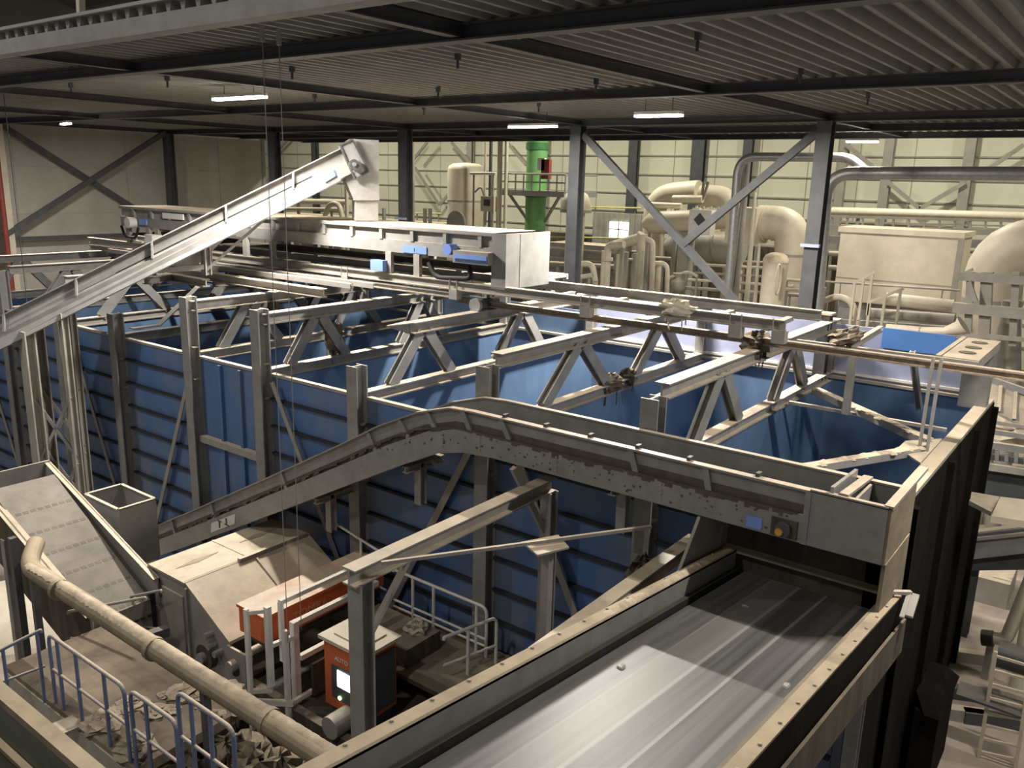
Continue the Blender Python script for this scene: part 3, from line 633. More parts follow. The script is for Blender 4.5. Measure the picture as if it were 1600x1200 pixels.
# legs under the middle
f = .44; foot = A0+dA*f
foot = B0+dB*.425+side*.3; g0 = V((foot.x, foot.y, -2.95))
build('leg', MB().beam(foot+V((0, 0, .1)), g0, .24, .2, 'I', .03, (1, 0, 0)), STEEL_L, t)
build('strut', MB().beam(B0+dB*.56+side*.3, g0+V((0, 0, .25)), .16, .14), STEEL_L, t)
build('strut', MB().beam(B0+dB*.24+side*.3, g0+V((0, 0, .15)), .09, .08), STEEL, t)
foot2 = B0+dB*.425+side*(WD-.2)
build('leg', MB().beam(foot2+V((0, 0, .1)), (foot2.x, foot2.y, -2.9), .22, .2, 'I', .03, (1, 0, 0)), STEEL_L, t)
build('gusset', MB().prism([B0+dB*.36+side*.3, B0+dB*.53+side*.3, B0+dB*.46+side*.3-V((0, 0, .42))], side*.04), STEEL_L, t)

for off in (.12, WD-.1):
    q = B0+dB*.93+side*off; build('tower_leg', MB().beam((q.x, q.y, -12), (q.x, q.y, q.z+.15), .42, .3, 'I', .04, (1, 0, 0)), MACHG, t)
    q2 = B0+dB*.83+side*off; build('tower_leg', MB().beam((q2.x, q2.y, -12), (q2.x, q2.y, q2.z+.15), .22, .2, 'I', .03, (1, 0, 0)), MACHG, t)
    for z0, z1 in ((-6.4, -8.2), (-8.4, -10.2)):
        build('tower_brace', MB().beam((q.x, q.y, z0), (q2.x, q2.y, z1), .1, .08), STEEL, t); build('tower_brace', MB().beam((q.x, q.y, z1), (q2.x, q2.y, z0), .1, .08), STEEL, t)

# ================================================================ gooseneck conveyor along the bunker front
GX0, GX1 = 11.5, 12.55
TOP = [(2.26, -4.17), (9.5, -4.17), (10.05, -4.20), (10.9, -4.45), (11.95, -4.93), (13.1, -5.57), (15.7, -6.95), (19.1, -8.72), (22.4, -10.40)]
BOT = [(2.26, -4.97), (9.0, -4.95), (9.7, -5.00), (10.3, -5.14), (11.4, -5.66), (12.7, -6.33), (15.3, -7.68), (18.8, -9.48), (22.0, -11.10)]
def lerp2(a, b, f): return (a[0]+(b[0]-a[0])*f, a[1]+(b[1]-a[1])*f)
MIDP = [lerp2(a, b, .47) for a, b in zip(TOP, BOT)]
def strip(ta, tb, X, th):
    g = MB()
    for i in range(len(ta)-1): g.prism([(X, *ta[i]), (X, *ta[i+1]), (X, *tb[i+1]), (X, *tb[i])], (th, 0, 0))
    return g
t = thing('gooseneck_conveyor', 'grey gooseneck conveyor climbing from lower left and bending level across the centre', 'conveyor', (12.1, 12, -12))
build('upper_side', strip(TOP[1:], MIDP[1:], GX0+.07, .03).prism([(GX0+.07, 3.3, -4.17), (GX0+.07, 9.5, -4.17), (GX0+.07, *MIDP[1]), (GX0+.07, 3.3, -4.545)], (.03, 0, 0)), STEEL, t)
build('lower_side', strip(MIDP[1:], BOT[1:], GX0, .05).prism([(GX0, 3.3, -4.545), (GX0, *MIDP[1]), (GX0, *BOT[1]), (GX0, 3.3, -4.97)], (.05, 0, 0)), STEEL, t)
g = MB()
for i in range(len(TOP)-1): g.beam((GX0+.05, *TOP[i]), (GX0+.05, *TOP[i+1]), .14, .03, 'box', .02)
build('top_flange', g, STEEL_L, t)
build('far_side', strip(TOP, BOT, GX1, .04), STEEL, t)
g = MB()
for i in range(len(TOP)-1): g.beam((GX1+.02, *TOP[i]), (GX1+.02, *TOP[i+1]), .11, .03)
build('far_flange', g, STEEL_L, t)
build('belt', strip([lerp2(a, b, .42) for a, b in zip(TOP, BOT)], [lerp2(a, b, .48) for a, b in zip(TOP, BOT)], GX0+.12, GX1-GX0-.12), BLACK, t)
build('return_pan', strip([lerp2(a, b, .9) for a, b in zip(TOP, BOT)], [lerp2(a, b, .94) for a, b in zip(TOP, BOT)], GX0+.06, GX1-GX0-.06), DARK, t)
def at_len(y):
    for i in range(len(TOP)-1):
        if TOP[i][0] <= y <= TOP[i+1][0]:
            f = (y-TOP[i][0])/(TOP[i+1][0]-TOP[i][0]); return lerp2(TOP[i], TOP[i+1], f), lerp2(MIDP[i], MIDP[i+1], f)
for y in (4.9, 6.2, 8.85, 9.75, 10.65, 11.4, 12.3, 15.2, 18.1, 20.0):
    a, b = at_len(y); build('stiffener', MB().beam((GX0+.04, *a), (GX0+.04, *b), .10, .07, 'box', .02, (1, 0, 0)), STEEL, t)
g = MB()
for y in (5.6, 7.6, 9.3, 10.2):
    for dz in (-4.62, -4.70, -4.78, -4.86): g.bolts([(GX0, y, dz-(0.12 if y > 10 else 0))], .02)
build('bolts', g, STEEL_L, t)
for y in (8.8, 7.9, 7.0, 6.1, 5.2, 4.1): build('clip', MB().box((GX0+.05, y-.03, -4.16), (GX0+.17, y+.03, -4.10)), DARK, t)
# dirt caked along the fold: a band on the recessed side, its shade painted in with the dirt, its ragged edge hanging over the lower plate
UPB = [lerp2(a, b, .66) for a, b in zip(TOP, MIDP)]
crust = mat('caked_dirt_and_shade', (.105, .088, .066), .95, 0, 0, .35, 4)
build('shaded_dirt_band', strip([(3.36, UPB[1][1])]+UPB[1:], [(3.36, MIDP[1][1])]+MIDP[1:], GX0+.06, .012), crust, t)
g = MB(); y = 3.45
while y < 19.5:
    wd = random.uniform(.05, .16); a = at_len(y)[1]; b = at_len(y+wd)[1]; h = random.choice((.02, .03, .05, .06, .09))*random.uniform(.6, 1.2)
    g.hexa([(GX0-.008, y, a[1]-h), (GX0+.05, y, a[1]-h), (GX0+.05, y+wd, b[1]-h), (GX0-.008, y+wd, b[1]-h)], [(GX0-.008, y, a[1]+.012), (GX0+.05, y, a[1]+.012), (GX0+.05, y+wd, b[1]+.012), (GX0-.008, y+wd, b[1]+.012)]); y += wd
o = build('dirt_streaks', g, crust, t); o['kind'] = 'stuff'
g = MB()
for k in range(70):
    y = random.uniform(3.5, 12.0); a, b = at_len(y); f = random.uniform(.15, .85); z = b[1]+(BOT[1][1]-MIDP[1][1])*f; r = random.uniform(.008, .02)
    g.box((GX0-.006, y-r, z-r), (GX0+.002, y+r*1.3, z+r))
o = build('specks', g, crust, t); o['kind'] = 'stuff'
# head: hood box, scraper bars, drive flange, sign
build('hood_front', MB().prism([(GX0-.01, 3.3, -4.17), (GX0-.01, 2.26, -4.17), (GX0-.01, 2.26, -4.97), (GX0-.01, 3.3, -4.97)], (.05, 0, 0)), STEEL, t)
build('hood_end', MB().box((GX0, 2.22, -4.97), (13.0, 2.26, -4.15)), BROWN, t)
build('hood_rim', MB().beam((GX0, 2.26, -4.14), (13.6, 2.26, -4.14), .12, .05).beam((GX0+.02, 2.26, -4.15), (GX0+.02, 3.3, -4.15), .08, .04), STEEL_L, t)
build('seam_bar', MB().box((GX0-.025, 3.28, -4.97), (GX0, 3.36, -4.17)), STEEL, t)
build('scraper_bar', MB().beam((GX0+.03, 3.02, -4.12), (GX1, 2.98, -4.12), .05, .16), GALV, t)
build('scraper_bar', MB().beam((GX0+.03, 2.86, -4.12), (GX1, 2.80, -4.12), .13, .04), STEEL_L, t)
build('inner_plate', MB().box((GX0+.05, 2.72, -4.95), (GX1, 2.76, -4.2)), STEEL, t)
build('blue_sign', MB().box((GX0-.012, 3.94, -4.93), (GX0-.002, 4.18, -4.75)), LABELB, t)
fl = build('drive_flange', MB().box((GX0-.03, 3.42, -4.94), (GX0-.002, 3.80, -4.66)), DIRTY, t)
build('bearing', MB().cyl((GX0-.03, 3.60, -4.80), (GX0-.12, 3.60, -4.80), .11, 16), DARK, fl)
build('amber_cap', MB().cyl((GX0-.12, 3.64, -4.83), (GX0-.16, 3.64, -4.83), .055, 14), AMBER, fl)
sg = build('white_sign', MB().prism([(GX0-.012, 18.05, -8.72), (GX0-.012, 17.0, -8.18), (GX0-.012, 17.05, -8.46), (GX0-.012, 18.1, -9.00)], (.01, 0, 0)), WHITE, t)
build('sign_digit', MB().box((GX0-.02, 17.66, -8.74), (GX0-.01, 17.72, -8.57)).box((GX0-.02, 17.60, -8.58), (GX0-.01, 17.78, -8.55)), DARK, sg)
build('sign_digit', MB().box((GX0-.02, 17.36, -8.58), (GX0-.01, 17.42, -8.41)).box((GX0-.02, 17.29, -8.60), (GX0-.01, 17.48, -8.57)), DARK, sg)
for y, z in ((6.55, -4.97), (11.3, -5.7), (14.1, -7.1)):
    build('support', MB().beam((12.05, y, z), (12.05, y, z-.9), .18, .18, 'I', .02, (1, 0, 0)).beam((11.6, y, z-.05), (12.7, y, z-.05), .16, .14, 'I', .02), STEEL, t)

# ================================================================ wide belt in the foreground
S_ = .13
def bz(x, d=0): return -5.58-S_*(x-10.7)+d
def slab(x0, x1, y0, y1, d0, d1): return MB().hexa([(x0, y0, bz(x0, d0)), (x1, y0, bz(x1, d0)), (x1, y1, bz(x1, d0)), (x0, y1, bz(x0, d0))], [(x0, y0, bz(x0, d1)), (x1, y0, bz(x1, d1)), (x1, y1, bz(x1, d1)), (x0, y1, bz(x0, d1))])
t = thing('wide_belt_conveyor', 'wide scuffed grey belt conveyor filling the lower right foreground', 'conveyor', (7, 3.4, -12))
build('belt', slab(1.5, 12.7, 2.30, 4.56, -.44, -.40), BELT, t)
gl = build('left_guard', slab(1.5, 12.5, 4.66, 4.70, -.40, -.0), STEEL, t)
build('left_cap', slab(1.5, 12.5, 4.66, 4.86, -.03, .0), BROWN, gl)
build('left_outer', slab(1.5, 12.5, 4.82, 4.86, -.7, -.03), STEEL, gl)
build('gap_shade', slab(1.5, 12.5, 4.58, 4.65, -.46, -.30), BLACK, gl)  # black strip for the shade in the gap between guard and belt
gr = build('right_guard', slab(1.5, 12.6, 2.30, 2.34, -.46, -.0), STEEL, t)
build('right_cap', slab(1.5, 12.6, 2.14, 2.34, -.03, .0), BROWN, gr)
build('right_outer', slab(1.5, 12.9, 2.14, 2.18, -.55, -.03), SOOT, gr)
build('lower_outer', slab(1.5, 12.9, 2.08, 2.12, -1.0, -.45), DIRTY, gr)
build('pan', slab(1.5, 12.5, 2.2, 4.8, -.75, -.70), DARK, t)
for x in (4.6, 11.9):
    for y in (2.4, 4.6): build('leg', MB().beam((x, y, -12), (x, y, bz(x, -.75)), .2, .2, 'I', .02, (1, 0, 0)), STEEL, t)
g = MB()
for x in [2+.55*k for k in range(19)]:
    for y in (2.19, 4.82): g.lathe((x, y, bz(x)), [(.022, 0), (.018, .018), (0, .022)], 7)
o = build('cap_bolts', g, STEEL, t); o['kind'] = 'stuff'
for x, ln in ((9.0, 2.6),):
    g = ridge(4.75, 8.4, 11.6, lambda x, y: bz(x), .09, .06, 'x', 110)
    o = build('dust_crust', g, DUSTM, gl); o['kind'] = 'stuff'
t = thing('transfer_hood', 'dark open hood under the gooseneck head where the wide belt ends', 'hood', (12, 3.5, -6.4))
build('back_plate', MB().box((12.70, 2.25, -6.5), (12.76, 4.95, -4.6)), DIRTY, t)
build('side_plate', MB().prism([(10.6, 4.92, -6.1), (12.75, 4.92, -6.45), (12.75, 4.92, -5.0), (11.55, 4.92, -5.0)], (0, .05, 0)), MACHG, t)
build('side_plate', MB().prism([(11.55, 2.22, -5.75), (13.0, 2.22, -6.0), (13.0, 2.22, -5.0), (11.6, 2.22, -5.0)], (0, .05, 0)), BROWN, t)
build('inner_lip', MB().beam((12.6, 2.3, -5.85), (12.6, 4.9, -5.85), .2, .04), MACHG, t)
p = ay(1412, 938, 2.15)
t = thing('guard_clip', 'white bent bracket at the far end of the right belt guard', 'bracket', p)
build('angle', MB().beam((12.35, 2.3, -5.72), (12.6, 2.02, -5.74), .07, .05).beam((12.6, 2.04, -5.74), (12.25, 2.04, -6.0), .06, .05), WHITE, t)
build('tab', MB().beam((12.75, 1.98, -5.82), (12.45, 1.98, -6.05), .10, .06), WHITE, t)
for k, a in enumerate(((970, 1043), (1228, 1073))):
    n = V((S_, 0, 1)); d = ray(*a); q = d*(n.dot(V((10.7, 0, -5.58-.40)))/n.dot(d))
    solo('paper_scrap', MB().hexa([q+V(c) for c in ((-.05, -.03, 0), (.05, -.04, 0), (.05, .03, 0), (-.04, .04, 0))], [q+V(c) for c in ((-.04, -.03, .03), (.04, -.03, .04), (.04, .03, .03), (-.03, .03, .03))]), WHITE,
         ('tiny white scrap on the belt near its left side', 'tiny white scrap on the belt near its right guard')[k], 'scrap', 'scraps on the belt')
# lower dark chute right of the belt
t = thing('lower_chute', 'dark steel chute below the right side of the wide belt', 'chute', (11, 1.2, -12))
build('top_plate', MB().prism([(9.2, 1.9, -8.6), (13.6, 1.9, -9.4), (13.6, .5, -10.0), (9.2, .5, -9.1)], (0, 0, -.06)), DARK, t)
build('side_plate', MB().prism([(9.2, .5, -9.1), (13.6, .5, -10.0), (13.6, .5, -12), (9.2, .5, -12)], (0, .05, 0)), DARK, t)
build('edge_bar', MB().beam((9.2, .55, -9.05), (13.6, .55, -9.95), .14, .08), MACHG, t)

# ================================================================ portal over the sorter, post with diamond plate
t = thing('portal_frame', 'grey portal frame with a dust topped beam, standing left of the wide belt', 'frame', (9.6, 8.1, -12))
build('beam', MB().beam((7.2, 8.1, -5.38), (12.1, 8.1, -5.38), .26, .26, 'I', .025), STEEL_L, t)
build('near_column', MB().beam((7.42, 8.1, -12), (7.42, 8.1, -5.5), .26, .26, 'I', .03, (1, 0, 0)), STEEL, t)
build('far_column', MB().beam((12.0, 8.05, -12), (12.0, 8.05, -5.5), .24, .24, 'I', .03, (1, 0, 0)), STEEL, t)
build('knee_brace', MB().beam((8.4, 8.1, -5.5), (7.5, 8.1, -6.5), .09, .07), STEEL_L, t)
build('far_knee', MB().beam((11.2, 8.3, -4.9), (11.95, 8.1, -6.3), .10, .10), STEEL_L, t)
t = thing('capped_post', 'slim pale post carrying a dusty diamond-shaped plate', 'post', (9.7, 6.55, -12))
build('shaft', MB().beam((9.7, 6.5, -12), (9.7, 6.5, -5.33), .13, .13), STEEL_L, t)
c = V((9.7, 6.55, -5.33)); build('diamond_plate', MB().prism([c+V((-.37, -.12, 0)), c+V((.15, -.33, 0)), c+V((.42, .05, 0)), c+V((-.15, .33, 0))], (0, 0, .03)), STEEL_L, t)
solo('tie_rod', MB().beam((7.6, 7.87, -5.24), (11.2, 5.58, -5.24), .05, .05), STEEL, 'thin flat tie running from the portal beam over the diamond plate', 'rod')
t = thing('side_beam', 'dust covered beam running beside the left belt guard into shadow', 'beam', (10.6, 5.5, -12))
build('beam', MB().beam((8.0, 5.5, -5.98), (12.75, 5.5, -5.98), .24, .2, 'I', .02), STEEL_L, t)
build('leg', MB().beam((8.3, 5.5, -12), (8.3, 5.5, -6.08), .16, .16, 'I', .02, (1, 0, 0)), STEEL, t)
build('leg', MB().beam((12.4, 5.5, -12), (12.4, 5.5, -6.08), .16, .16, 'I', .02, (1, 0, 0)), STEEL, t)
build('strut', MB().beam((8.9, 5.9, -7.6), (11.6, 5.9, -6.2), .10, .10), STEEL, t)
blob('waste_clump', (11.6, 5.9, -6.3), .35, .2, .3, 'dark dirty lump on the strut behind the dusty side beam', DIRTY, strands=3)

# ================================================================ optical sorter
t = thing('sorter_hood', 'big dust covered machine hood with a sloping front, lower left', 'machine', (10.6, 15.3, -12))
HP = [(16.62, -8.52), (15.2, -8.52), (13.75, -9.35), (13.75, -10.3), (16.62, -10.9)]
build('left_panel', MB().prism([(9.0, *p) for p in HP], (.05, 0, 0)), STEEL_L, t)
build('right_panel', MB().prism([(12.2, *p) for p in HP], (.05, 0, 0)), STEEL, t)
build('roof', MB().prism([(8.95, 16.62, -8.52), (12.3, 16.62, -8.52), (12.3, 15.2, -8.52), (8.95, 15.2, -8.52)], (0, 0, .05)), STEEL_L, t)
build('slope_plate', MB().prism([(8.97, 15.22, -8.50), (12.28, 15.22, -8.50), (12.28, 13.7, -9.36), (8.97, 13.7, -9.36)], (0, .03, .05)), STEEL_L, t)
build('roof_seam', MB().box((10.55, 15.2, -8.47), (10.6, 16.62, -8.455)), STEEL, t)
build('fold_bar', MB().beam((10.3, 15.2, -8.44), (12.2, 15.2, -8.44), .1, .08), STEEL, t)
build('slope_seam', MB().beam((10.7, 15.1, -8.5), (10.7, 13.9, -9.2), .04, .03), STEEL, t)
build('base', MB().box((9.05, 13.8, -12), (12.2, 16.6, -10.4)), DIRTY, t)
dr = build('side_door', MB().box((8.96, 15.35, -10.6), (9.0, 16.25, -8.85)), MACHG, t)
build('door_handle', MB().box((8.92, 16.15, -9.1), (8.96, 16.19, -8.8)), DARK, dr)
build('corner_trim', MB().box((8.94, 16.52, -11), (9.0, 16.62, -8.5)).box((8.94, 15.15, -10.7), (9.0, 15.22, -8.6)), STEEL, t)
for x, y in ((9.7, 15.95), (11.4, 16.05)):
    o = build('streak', MB().prism([(x-.5, y-.02, -8.468), (x, y-.1, -8.468), (x+.6, y+.02, -8.468), (x, y+.1, -8.468)], (0, 0, .006)), DEBRIS, t); o['kind'] = 'stuff'
hb = build('hub', MB().cyl((8.85, 14.5, -9.9), (9.0, 14.5, -9.9), .28, 20), DIRTY, t)
build('hub_cap', MB().cyl((8.75, 14.5, -9.9), (8.85, 14.5, -9.9), .12, 14), GALV, hb)
for y, z in ((14.25, -9.55), (14.05, -9.65), (14.35, -9.35)): build('valve', MB().cyl((8.8, y, z), (9.0, y, z), .07, 10), GALV, t)
build('pipe_stub', MB().cyl((8.8, 13.55, -9.75), (9.3, 13.55, -9.75), .13, 16).cyl((9.3, 13.5, -9.6), (12.0, 13.5, -9.6), .09, 12), STEEL_L, t)
build('hole_plate', MB().box((8.95, 13.2, -10.3), (9.0, 13.8, -9.4)), STEEL_L, t)
build('port', MB().cyl((8.93, 13.55, -9.85), (8.96, 13.55, -9.85), .15, 16), BLACK, t)

t = thing('scanner_bar', 'long orange scanner housing with a dusty top and worn lettering', 'machine', (10.8, 13.2, -9.1))
build('housing', MB().box((9.15, 12.78, -9.08), (12.4, 13.6, -8.54)), ORANGE, t)
build('lid', MB().box((9.12, 12.74, -8.54), (12.43, 13.64, -8.48)), ORANGE, t)
build('underside', MB().box((9.25, 12.9, -9.25), (12.3, 13.5, -9.08)), DARK, t)
text_part('lettering', 'TOMRA', mat('faded_lettering', (.62, .30, .20), .6), t, (9.84, 12.772, -8.88), (1, 0, 0), (0, 0, 1), .27)
t = thing('sorter_gantry', 'pale square tube frame in front of the orange scanner housing', 'frame', (9.6, 12.2, -12))
def sq(p, q, s=.09, k=.82): return MB().beam(p, q, s*k, s*k)
build('upper_rail', sq((9.1, 12.2, -7.95), (10.9, 12.2, -7.95), .11), WHITE, t)
build('lower_rail', sq((9.35, 12.15, -8.50), (11.6, 12.15, -8.50), .13), WHITE, t)
build('middle_rail', sq((9.45, 12.1, -9.25), (10.5, 12.1, -9.25), .13), WHITE, t)
for x, y, z0, z1, s in ((8.6, 12.55, -10.6, -8.0, .1), (8.82, 12.2, -9.6, -7.92, .13), (9.05, 12.0, -10.8, -8.45, .11), (9.12, 12.2, -9.2, -7.95, .10), (9.38, 12.15, -10.4, -8.45, .16)):
    build('post', sq((x, y, z0), (x, y, z1), s), WHITE, t)
build('cross_rail', sq((8.6, 12.55, -8.08), (8.82, 12.2, -8.0)), WHITE, t)
build('cross_rail', sq((8.82, 12.2, -8.75), (9.4, 12.1, -8.75), .1), WHITE, t)
build('cross_rail', sq((8.6, 12.55, -9.75), (8.85, 12.2, -9.7), .1), WHITE, t)
build('sill', sq((8.6, 12.6, -10.0), (9.1, 11.9, -10.0), .12), WHITE, t)
build('sill', sq((9.0, 12.0, -10.05), (10.6, 12.0, -10.05), .10), WHITE, t)
build('leg', sq((8.6, 12.55, -12), (8.6, 12.55, -10.6), .1), STEEL, t); build('leg', sq((9.05, 12.0, -12), (9.05, 12.0, -10.8), .1), STEEL, t)
t = thing('sorter_belt_unit', 'dark belt unit with a rusty side frame under the orange scanner', 'machine', (10.6, 11.3, -12))
build('belt', MB().box((9.3, 8.9, -10.35), (12.0, 13.4, -10.22)), BLACK, t)
build('side_frame', MB().box((9.1, 9.0, -10.6), (9.28, 13.4, -10.15)), DIRTY, t)
build('roller', MB().cyl((9.0, 10.75, -9.98), (9.9, 10.75, -9.98), .22, 18), STEEL_L, t)
build('rear_panel', MB().box((9.6, 11.9, -10.1), (12.0, 11.96, -9.4)), DIRTY, t)
build('base', MB().box((9.3, 9.2, -12), (12.0, 13.2, -10.4)), DARKER, t)

t = thing('control_cabinet', 'orange control cabinet with a lit screen behind the portal column', 'cabinet', (9.9, 10.85, -9.95))
build('body', MB().box((9.48, 10.3, -9.95), (10.3, 11.4, -8.56)), ORANGE, t)
build('lid', MB().prism([(9.40, 10.22, -8.56), (10.38, 10.22, -8.56), (10.38, 11.48, -8.56), (9.40, 11.48, -8.56)], (0, 0, .07)).box((9.6, 10.45, -8.49), (10.2, 11.25, -8.46)), MACH, t)
build('door', MB().box((9.62, 10.26, -9.85), (10.24, 10.30, -8.68)), DARK, t)
build('corner_trim', MB().box((9.46, 10.27, -9.95), (9.56, 10.31, -8.58)), DARK, t)
sc = build('screen_frame', MB().box((9.45, 10.62, -9.72), (9.48, 11.18, -9.02)), DARK, t)
build('screen', MB().box((9.435, 10.66, -9.42), (9.45, 11.0, -9.08)), SCREEN, sc)
build('green_light', MB().cyl((9.43, 10.95, -9.66), (9.46, 10.95, -9.66), .04, 10), LEDG, sc)
text_part('lettering', 'AUTO', WHITE, t, (9.474, 11.1, -8.92), (0, -1, 0), (0, 0, 1), .13)
build('stand', MB().box((9.55, 10.4, -10.4), (10.25, 11.3, -9.95)), DARK, t)

# ================================================================ apron conveyor, pipe, platforms at lower left
def apz(y, d=0): return -7.04-(20.82-y)*.352+d
def pz(y): return -7.60-(19.33-y)*.5
def aslab(x0, x1, y0, y1, d0, d1): return MB().hexa([(x0, y0, apz(y0, d0)), (x1, y0, apz(y0, d0)), (x1, y1, apz(y1, d0)), (x0, y1, apz(y1, d0))], [(x0, y0, apz(y0, d1)), (x1, y0, apz(y0, d1)), (x1, y1, apz(y1, d1)), (x0, y1, apz(y1, d1))])
t = thing('apron_conveyor', 'dusty plate conveyor with slotted plates, sloping down at the left edge', 'conveyor', (8.1, 18, -12))
plates = build('plates', MB().hexa([(7.35, 16.3, pz(16.3)-.05), (8.74, 16.3, pz(16.3)-.05), (8.74, 20.2, pz(20.2)-.05), (7.35, 20.2, pz(20.2)-.05)], [(7.35, 16.3, pz(16.3)), (8.74, 16.3, pz(16.3)), (8.74, 20.2, pz(20.2)), (7.35, 20.2, pz(20.2))]).hexa([(7.35, 16.2, -10.6), (8.74, 16.2, -10.6), (8.74, 16.3, -10.6), (7.35, 16.3, -10.6)], [(7.35, 16.25, pz(16.3)), (8.74, 16.25, pz(16.3)), (8.74, 16.3, pz(16.3)), (7.35, 16.3, pz(16.3))]), mat('dusty_plate', (.21, .19, .165), .9, 0, .35, .25, 2, 0, (.36, .32, .26)), t)
build('plate_gap_shade', MB().box((8.74, 16.25, -10.6), (8.86, 16.3, -9.0)).hexa([(8.74, 16.3, pz(16.3)-.2), (8.88, 16.3, pz(16.3)-.2), (8.88, 20.2, pz(20.2)-.2), (8.74, 20.2, pz(20.2)-.2)], [(8.74, 16.3, pz(16.3)-.1), (8.88, 16.3, pz(16.3)-.1), (8.88, 20.2, pz(20.2)-.1), (8.74, 20.2, pz(20.2)-.1)]), BLACK, t)  # gap beside the plates, its shade drawn as a black strip
g = MB()
for z in (-9.45, -10.0):
    for j in range(8): x = 7.5+j*.16; g.box((x, 16.17, z-.03), (x+.1, 16.2, z+.03))
for k in range(6):
    y = 19.35-.60*k
    for j in range(8):
        x = 7.46+j*.16; q = [(x, y-.035), (x+.115, y-.035), (x+.115, y+.035), (x, y+.035)]
        g.hexa([(a, b, pz(b)-.01) for a, b in q], [(a, b, pz(b)+.004) for a, b in q])
add_faces(plates, g, DARKER)
build('right_guard', aslab(8.9, 8.94, 16.2, 20.82, -.75, 0), STEEL_L, t); build('right_cap', aslab(8.82, 8.96, 16.2, 20.82, -.02, .0), STEEL_L, t)
build('left_guard', aslab(7.24, 7.28, 15.9, 20.82, -1.5, 0), DIRTY, t); build('left_cap', aslab(7.18, 7.38, 15.9, 20.82, -.02, .0), STEEL_L, t)  # deep dark left plate: the shadow on this outer side is put into its colour
build('end_plate', MB().box((7.1, 20.82, -8.1), (8.95, 20.87, -7.0)), STEEL_L, t)
build('corner_rib', MB().prism([(8.88, 20.8, -7.05), (8.70, 20.8, -7.75), (8.88, 20.3, -7.6)], (-.03, 0, 0)), STEEL, t)
for x in (7.3, 8.85): build('leg', MB().beam((x, 19.6, -12), (x, 19.6, apz(19.6, -.7)), .18, .18), STEEL, t)
t = thing('chute_box', 'open dusty steel chute box between the plate conveyor and the gooseneck foot', 'chute', (9.9, 19, -9.2))
x0, x1, y0, y1, zt, zb = 9.2, 10.1, 18.2, 19.7, -7.68, -9.2
build('near_side', MB().box((x0, y0, zb), (x0+.04, y1, zt)), STEEL_L, t); build('far_side', MB().box((x1, y0, zb), (x1+.04, y1, zt)), STEEL_L, t)
build('left_side', MB().box((x0, y1, zb), (x1, y1+.04, zt)), STEEL_L, t); build('right_side', MB().box((x0, y0-.04, zb), (x1, y0, zt)), STEEL_L, t)
build('rim', MB().beam((x0, y0, zt), (x0, y1, zt), .08, .03).beam((x1, y0, zt), (x1, y1, zt), .08, .03).beam((x0, y0, zt), (x1, y0, zt), .08, .03).beam((x0, y1, zt), (x1, y1, zt), .08, .03), STEEL_L, t)
build('leg', MB().beam((9.6, 18.9, -12), (9.6, 18.9, -9.2), .25, .25), STEEL, t)
t = thing('dusty_pipe', 'thick dust coated pipe running diagonally across the lower left', 'pipe', (6.45, 12, -7.8))
build('run', MB().tube(fillet([(6.42, 6.6, -7.62), (6.5, 16.6, -7.62), (6.95, 17.2, -7.45)], .5, 6), .17, 16), BROWN, t)
for y in (9.0, 12.0, 15.2): build('collar', MB().cyl((6.45, y-.05, -7.62), (6.45, y+.05, -7.62), .20, 16), BROWN, t)
g = ridge(6.46, 6.8, 16.4, lambda x, y: -7.62+math.sqrt(max(.01, .17**2-(x-6.46)**2)), .12, .035)
o = build('dust_crust', g, DUSTM, t); o['kind'] = 'stuff'
for p in ((6.5, 16.4), (6.45, 10.6)): build('support', MB().beam((p[0], p[1], -12), (p[0], p[1], -7.78), .12, .12), DARK, t)
solo('trestle_leg', MB().beam((6.9, 18.2, -12), (6.9, 18.2, -7.6), .14, .14), DARK, 'dark slim leg standing left of the dusty pipe end', 'post')
# dusty platform with railings
t = thing('dusty_platform', 'dust and waste covered steel platform behind the blue railings', 'platform', (6.6, 12.6, -12))
build('deck', MB().box((5.45, 11.0, -8.98), (7.7, 15.4, -8.8)), mat('dust_covered_deck', (.21, .165, .12), .95, 0, 0, .45, 1.3, .4), t)
build('edge_beam', MB().beam((5.5, 8.4, -9.05), (5.5, 15.4, -9.05), .15, .3, 'C', .03), MACHG, t)
build('cross_beam', MB().beam((6.3, 15.5, -9.3), (8.6, 15.4, -9.5), .2, .2), DARK, t)
for x, y in ((5.6, 14.9), (7.5, 14.9), (5.6, 8.8), (7.5, 8.8)): build('leg', MB().beam((x, y, -12), (x, y, -8.9), .18, .18), DARK, t)
for k in range(16):
    y = random.uniform(10.9, 12.6); x = random.uniform(5.6, 7.6); s = random.uniform(.10, .3)
    blob('waste_heap', (x, y, -8.80+s*.05), s*1.1, s*1.2, s*.28, 'crumpled waste scraps scattered over the dusty platform', DEBRIS, strands=3, group='waste scraps on the dusty platform')
for k in range(26):
    y = random.uniform(8.2, 11.4); s = random.uniform(.2, .5); x = random.uniform(4.9, 7.6); z = -9.5-.35*random.random()
    blob('waste_heap', (x, y, z), s, s*1.2, s*.7, 'dark tangled waste piled below the blue railings', DEBRIS, strands=4, group='waste tangled under the railings')
solo('waste_pile', MB().lathe((6.1, 9.8, -12), [(2.5, 0), (2.3, .8), (2.0, 1.7), (1.3, 2.25), (.05, 2.45)], 18), DEBRIS, 'brown heap of waste on the floor below the blue railings', 'waste')
